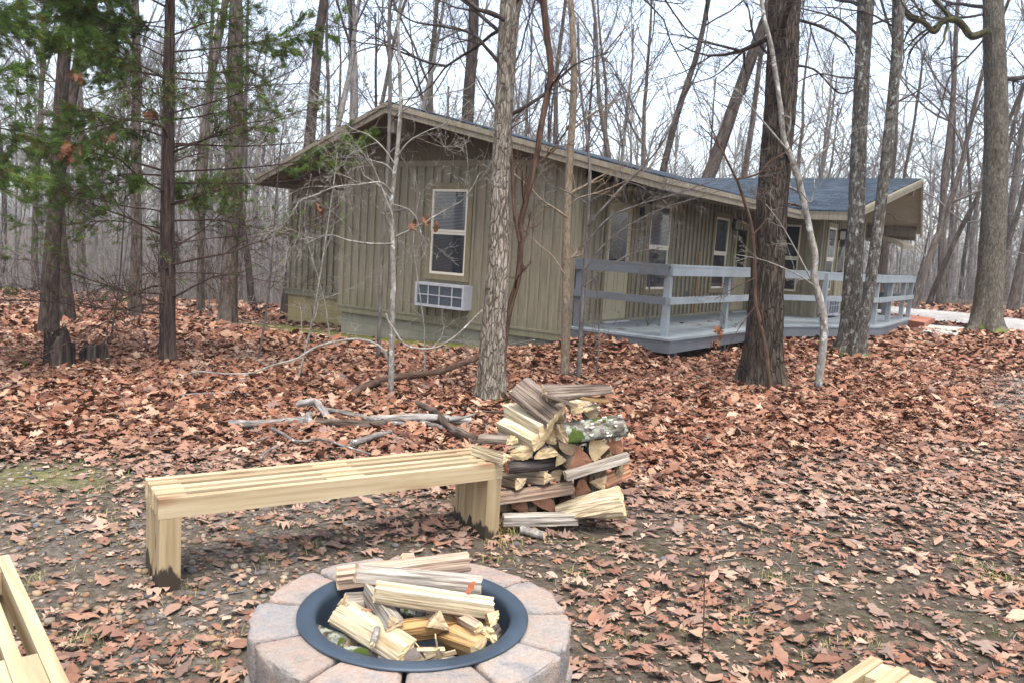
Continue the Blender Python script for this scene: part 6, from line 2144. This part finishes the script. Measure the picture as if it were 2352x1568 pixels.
# clumps of dead leaves hanging in branches
for k, (px, py, Y, n, lab) in enumerate(((150, 612, 8.6, 0, ''), (158, 352, 8.8, 12, 'clump of curled brown leaves snagged in the green cedar boughs'), (350, 265, 9.4, 4, 'small brown leaf cluster caught beside the cedar trunk'), (250, 318, 9.2, 3, 'pair of brown leaves caught in the bare cedar twigs'), (728, 480, 8.3, 4, 'brown leaf cluster hanging in front of the recessed wall'), (972, 520, 8.3, 5, 'brown leaf cluster hanging before the gable window'), (1656, 755, 9.7, 4, 'red brown leaf hanging above the deck edge'), (1650, 790, 9.7, 5, 'red brown leaf cluster hanging below the deck edge'), (163, 180, 8.8, 5, 'dark brown leaf cluster high in the green cedar boughs'))):
    if not n: continue
    r = random.Random(k); mb = MB(); p = at(px, py, Y)
    for j in range(n):
        V, F = mk_leaf(T_[(j + k) % 10], r)
        R = Matrix.Rotation(r.uniform(0, 6.28), 3, 'Z') @ Matrix.Rotation(1.2 + r.uniform(-.4, .4), 3, 'Y')
        mb.add((V * .13) @ np.array(R).T + p + rvec(r) * .045, F, 0, np.array((.2, .085, .04)) * r.uniform(.6, 1.2), None, True)
    mb.build('leaf_clump', M['leaf'], p, lab, 'leaf clump')
# leaf on the fire-pit logs
V, F = mk_leaf(T_[2], random.Random(4)); p = at(*ZF((1565, 425)), 2.66)
mb = MB(); R = Matrix.Rotation(.6, 3, 'Z') @ Matrix.Rotation(-.9, 3, 'Y'); mb.add((V * .06) @ np.array(R).T + p, F, 0, (.3, .09, .04), None, True)
mb.build('fallen_leaf', M['leaf'], p, 'small red brown leaf stuck upright on the fire pit logs', 'leaf')

# ================================================================== PEBBLES, TWIGS, GRASS
def pebbles():
    base = []
    r = random.Random(2)
    for k in range(6):
        V = []; F = []
        n, m = 6, 4
        for i in range(1, m):
            for j in range(n):
                a = 2 * math.pi * j / n; b = math.pi * i / m
                q = np.array([math.sin(b) * math.cos(a), math.sin(b) * math.sin(a) * .75, math.cos(b) * .55]) * r.uniform(.85, 1.1); V.append(q)
        V.append((0, 0, .52)); V.append((0, 0, -.52)); t, bt = len(V) - 2, len(V) - 1
        for i in range(m - 2):
            for j in range(n): F += [(i * n + j, (i + 1) * n + j, (i + 1) * n + (j + 1) % n), (i * n + j, (i + 1) * n + (j + 1) % n, i * n + (j + 1) % n)]
        for j in range(n): F += [(t, j, (j + 1) % n), (bt, (m - 2) * n + (j + 1) % n, (m - 2) * n + j)]
        base.append((np.array(V), np.array(F)))
    N = 15000
    y = NR.uniform(1.6, 6.0, N); x = NR.uniform(-1, 1, N) * (.7 * y + .4)
    p = np.clip(1.3 * fnoise(x * .9, y * .9, 31) - .35, 0, 1) * sig((5.6 - y) / .4) * sig((-.1 - x) / .4) + .06
    k = (NR.random(N) < p) & (np.hypot(x - PIT[0], y - PIT[1]) > PIT_R + .17); x, y = x[k], y[k]; N = len(x)
    s = NR.gamma(3, .0042, N).clip(.005, .028); rot = NR.uniform(0, 6.28, N); wh = NR.integers(0, 6, N)
    pal = np.array([(.2, .15, .1), (.26, .18, .105), (.15, .13, .11), (.28, .23, .17), (.18, .1, .055), (.1, .095, .095)])
    col = pal[NR.integers(0, 6, N)] * NR.uniform(.7, 1.2, (N, 1)); z = gz(x, y)
    mb = MB()
    for t in range(6):
        q = np.where(wh == t)[0]; V, F = base[t]
        c, sn = np.cos(rot[q])[:, None], np.sin(rot[q])[:, None]
        P = V[None] * s[q, None, None]
        VV = np.stack([P[..., 0] * c - P[..., 1] * sn + x[q, None], P[..., 0] * sn + P[..., 1] * c + y[q, None], P[..., 2] + z[q, None] + s[q, None] * .2], -1).reshape(-1, 3)
        mb.add(VV, (F[None] + (np.arange(len(q)) * len(V))[:, None, None]).reshape(-1, 3), 0, np.repeat(col[q], len(V), 0), None, True)
    mb.build('pebbles', M['pebble'], label='scattered brown river pebbles in the dirt', cat='pebbles', kind='stuff')


pebbles()


def twigs():
    mb = MB(); r = random.Random(6)
    for k in range(420):
        y = r.uniform(1.8, 9) if k % 3 else r.uniform(1.8, 5); x = r.uniform(-1, 1) * (.68 * y + .3)
        if math.hypot(x - PIT[0], y - PIT[1]) < PIT_R + .2: continue
        a = r.uniform(0, 6.28); L = r.uniform(.06, .3); z = float(gz(x, y)) + .008 + (.03 if y > 6 else 0)
        d = np.array([math.cos(a), math.sin(a), 0])
        S = [np.array([x, y, z]) + d * L * u + rvec(r) * .008 * (1, 1, .4) for u in (0, .35, .7, 1)]
        mb.tube(smooth_path(S, 7), np.linspace(.0035, .0014, 7) * r.uniform(.6, 1.4), 4, 0, (r.uniform(.8, 1.3),) * 3, cap=False)
    mb.build('ground_twigs', M['branch_grey'], label='tiny grey twigs littering the dirt', cat='twigs', kind='stuff')


twigs()


def grass():
    r = random.Random(12); V = []; F = []; C = []
    def tuft(cx, cy, n, h, sp, dry):
        for k in range(n):
            x = cx + r.gauss(0, sp); y = cy + r.gauss(0, sp); z = float(gz(x, y)) - .004
            a = r.uniform(0, 6.28); L = h * r.uniform(.4, 1.1); b = r.uniform(.2, 1.0) * L
            d = np.array([math.cos(a), math.sin(a), 0]); sd = np.array([-d[1], d[0], 0]) * .0018
            p = np.array([x, y, z]); i = len(V)
            V.extend([p - sd, p + sd, p + d * b * .45 + np.array([0, 0, L * .6]) + sd * .7, p + d * b * .45 + np.array([0, 0, L * .6]) - sd * .7, p + d * b + np.array([0, 0, L * .75])])
            F.append((i, i + 1, i + 2, i + 3)); F.append((i + 3, i + 2, i + 4, i + 4))
            c = (1.9, 1.5, 1.5) if r.random() < dry else (1, 1.05, .8); v = r.uniform(.7, 1.25)
            C.extend([np.array(c) * v] * 5)
    g = grd(1150, 1222)
    tuft(g[0], g[1] - .02, 130, .085, .05, .55); tuft(g[0] + .03, g[1] - .18, 60, .06, .06, .8)
    for px, py, n in ((300, 1085, 40), (170, 1480, 70), (410, 1360, 35), (205, 1130, 30), (560, 1110, 26), (470, 1040, 30), (2290, 1330, 120), (2230, 1300, 70), (1150, 1290, 40), (1330, 1320, 50), (1780, 1330, 40), (1900, 1490, 40), (600, 1290, 36), (720, 1255, 30), (500, 1480, 40), (1700, 1420, 30), (2000, 1480, 36), (1450, 1480, 36), (80, 1330, 50), (250, 1190, 36)):
        q = grd(px, py); tuft(q[0], q[1], n, .055, .06, .35)
    for k in range(1100):
        y = r.uniform(1.8, 6.4); x = r.uniform(-1, 1) * (.7 * y + .3)
        if math.hypot(x - PIT[0], y - PIT[1]) < PIT_R + .16: continue
        if vnoise(x * 1.4 + 3, y * 1.4, 51) > .5: tuft(x, y, r.randint(2, 6), .035, .02, .4)
    for k in range(500):
        q = HW(r.uniform(-7.6, -.5), r.gauss(-.35, .25), 0); tuft(q[0], q[1], 3, .04, .04, .2)
    F2 = []
    mb = MB(); V = np.array(V)
    quads = np.array([f for f in F if f[2] != f[3]]); tris = np.array([f[:3] for f in F if f[2] == f[3]])
    k = mb.add(V, quads, 0, np.array(C)); mb.f.append((k, tris, 0, False))
    mb.build('grass', M['grass'], label='sparse short tufts of green and straw grass', cat='grass', kind='stuff')


grass()

# ================================================================== LIGHT, AIR, CAMERA
mb = MB(); mb.box((-160, -6, -9.5), (320, 0, 0), (0, 190, 0), (0, 0, 48))
hz = bpy.data.materials.new('haze'); hz.use_nodes = True
hn = hz.node_tree; hn.nodes.clear(); ho = hn.nodes.new('ShaderNodeOutputMaterial'); hv = hn.nodes.new('ShaderNodeVolumePrincipled')
hv.inputs['Color'].default_value = (.86, .9, .96, 1); hv.inputs['Density'].default_value = .0008; hv.inputs['Anisotropy'].default_value = .2
hn.links.new(hv.outputs[0], ho.inputs['Volume'])
mb.build('haze', hz, (0, 0, -9), 'thin pale winter haze between the trees', 'haze', kind='stuff')

SUN_EL, SUN_AZ = math.radians(70), math.radians(165)
w = bpy.data.worlds.new('World'); SC.world = w; w.use_nodes = True
nt = w.node_tree; nt.nodes.clear()
out = nt.nodes.new('ShaderNodeOutputWorld'); bg = nt.nodes.new('ShaderNodeBackground')
sky = nt.nodes.new('ShaderNodeTexSky'); sky.sky_type = 'NISHITA'; sky.sun_disc = False
sky.sun_elevation = SUN_EL; sky.sun_rotation = SUN_AZ; sky.dust_density = 3.0; sky.air_density = 1.0; sky.ozone_density = 1.0
hs = nt.nodes.new('ShaderNodeHueSaturation'); hs.inputs['Saturation'].default_value = .62; hs.inputs['Value'].default_value = 1.0
nt.links.new(sky.outputs[0], hs.inputs['Color']); nt.links.new(hs.outputs[0], bg.inputs[0]); nt.links.new(bg.outputs[0], out.inputs[0])
bg.inputs[1].default_value = .15

ld = bpy.data.lights.new('sun', 'SUN'); ld.energy = 1.1; ld.angle = math.radians(22); ld.color = (1, .97, .92)
lo = bpy.data.objects.new('sun', ld); COL.objects.link(lo)
sd = Vector((math.sin(SUN_AZ) * math.cos(SUN_EL), math.cos(SUN_AZ) * math.cos(SUN_EL), math.sin(SUN_EL)))
lo.rotation_euler = sd.to_track_quat('Z', 'Y').to_euler(); lo.location = (0, 0, 30)

cam = bpy.data.cameras.new('camera'); co = bpy.data.objects.new('camera', cam); COL.objects.link(co)
cam.sensor_width = 36; cam.lens = 36 * FPX / 2352; cam.clip_end = 4000; cam.clip_start = .05
Mx = Matrix(((RT[0], UP[0], -FW[0], 0), (RT[1], UP[1], -FW[1], 0), (RT[2], UP[2], -FW[2], EYE), (0, 0, 0, 1)))
co.matrix_world = Mx
cam.dof.use_dof = True; cam.dof.focus_distance = 5.0; cam.dof.aperture_fstop = 9.0
SC.camera = co
SC.render.engine = 'CYCLES'
SC.view_settings.view_transform = 'Standard'; SC.view_settings.look = 'None'
SC.view_settings.exposure = 1.75; SC.view_settings.gamma = 1.0
SC.cycles.use_denoising = True
SC.cycles.max_bounces = 6; SC.cycles.diffuse_bounces = 3; SC.cycles.transparent_max_bounces = 12
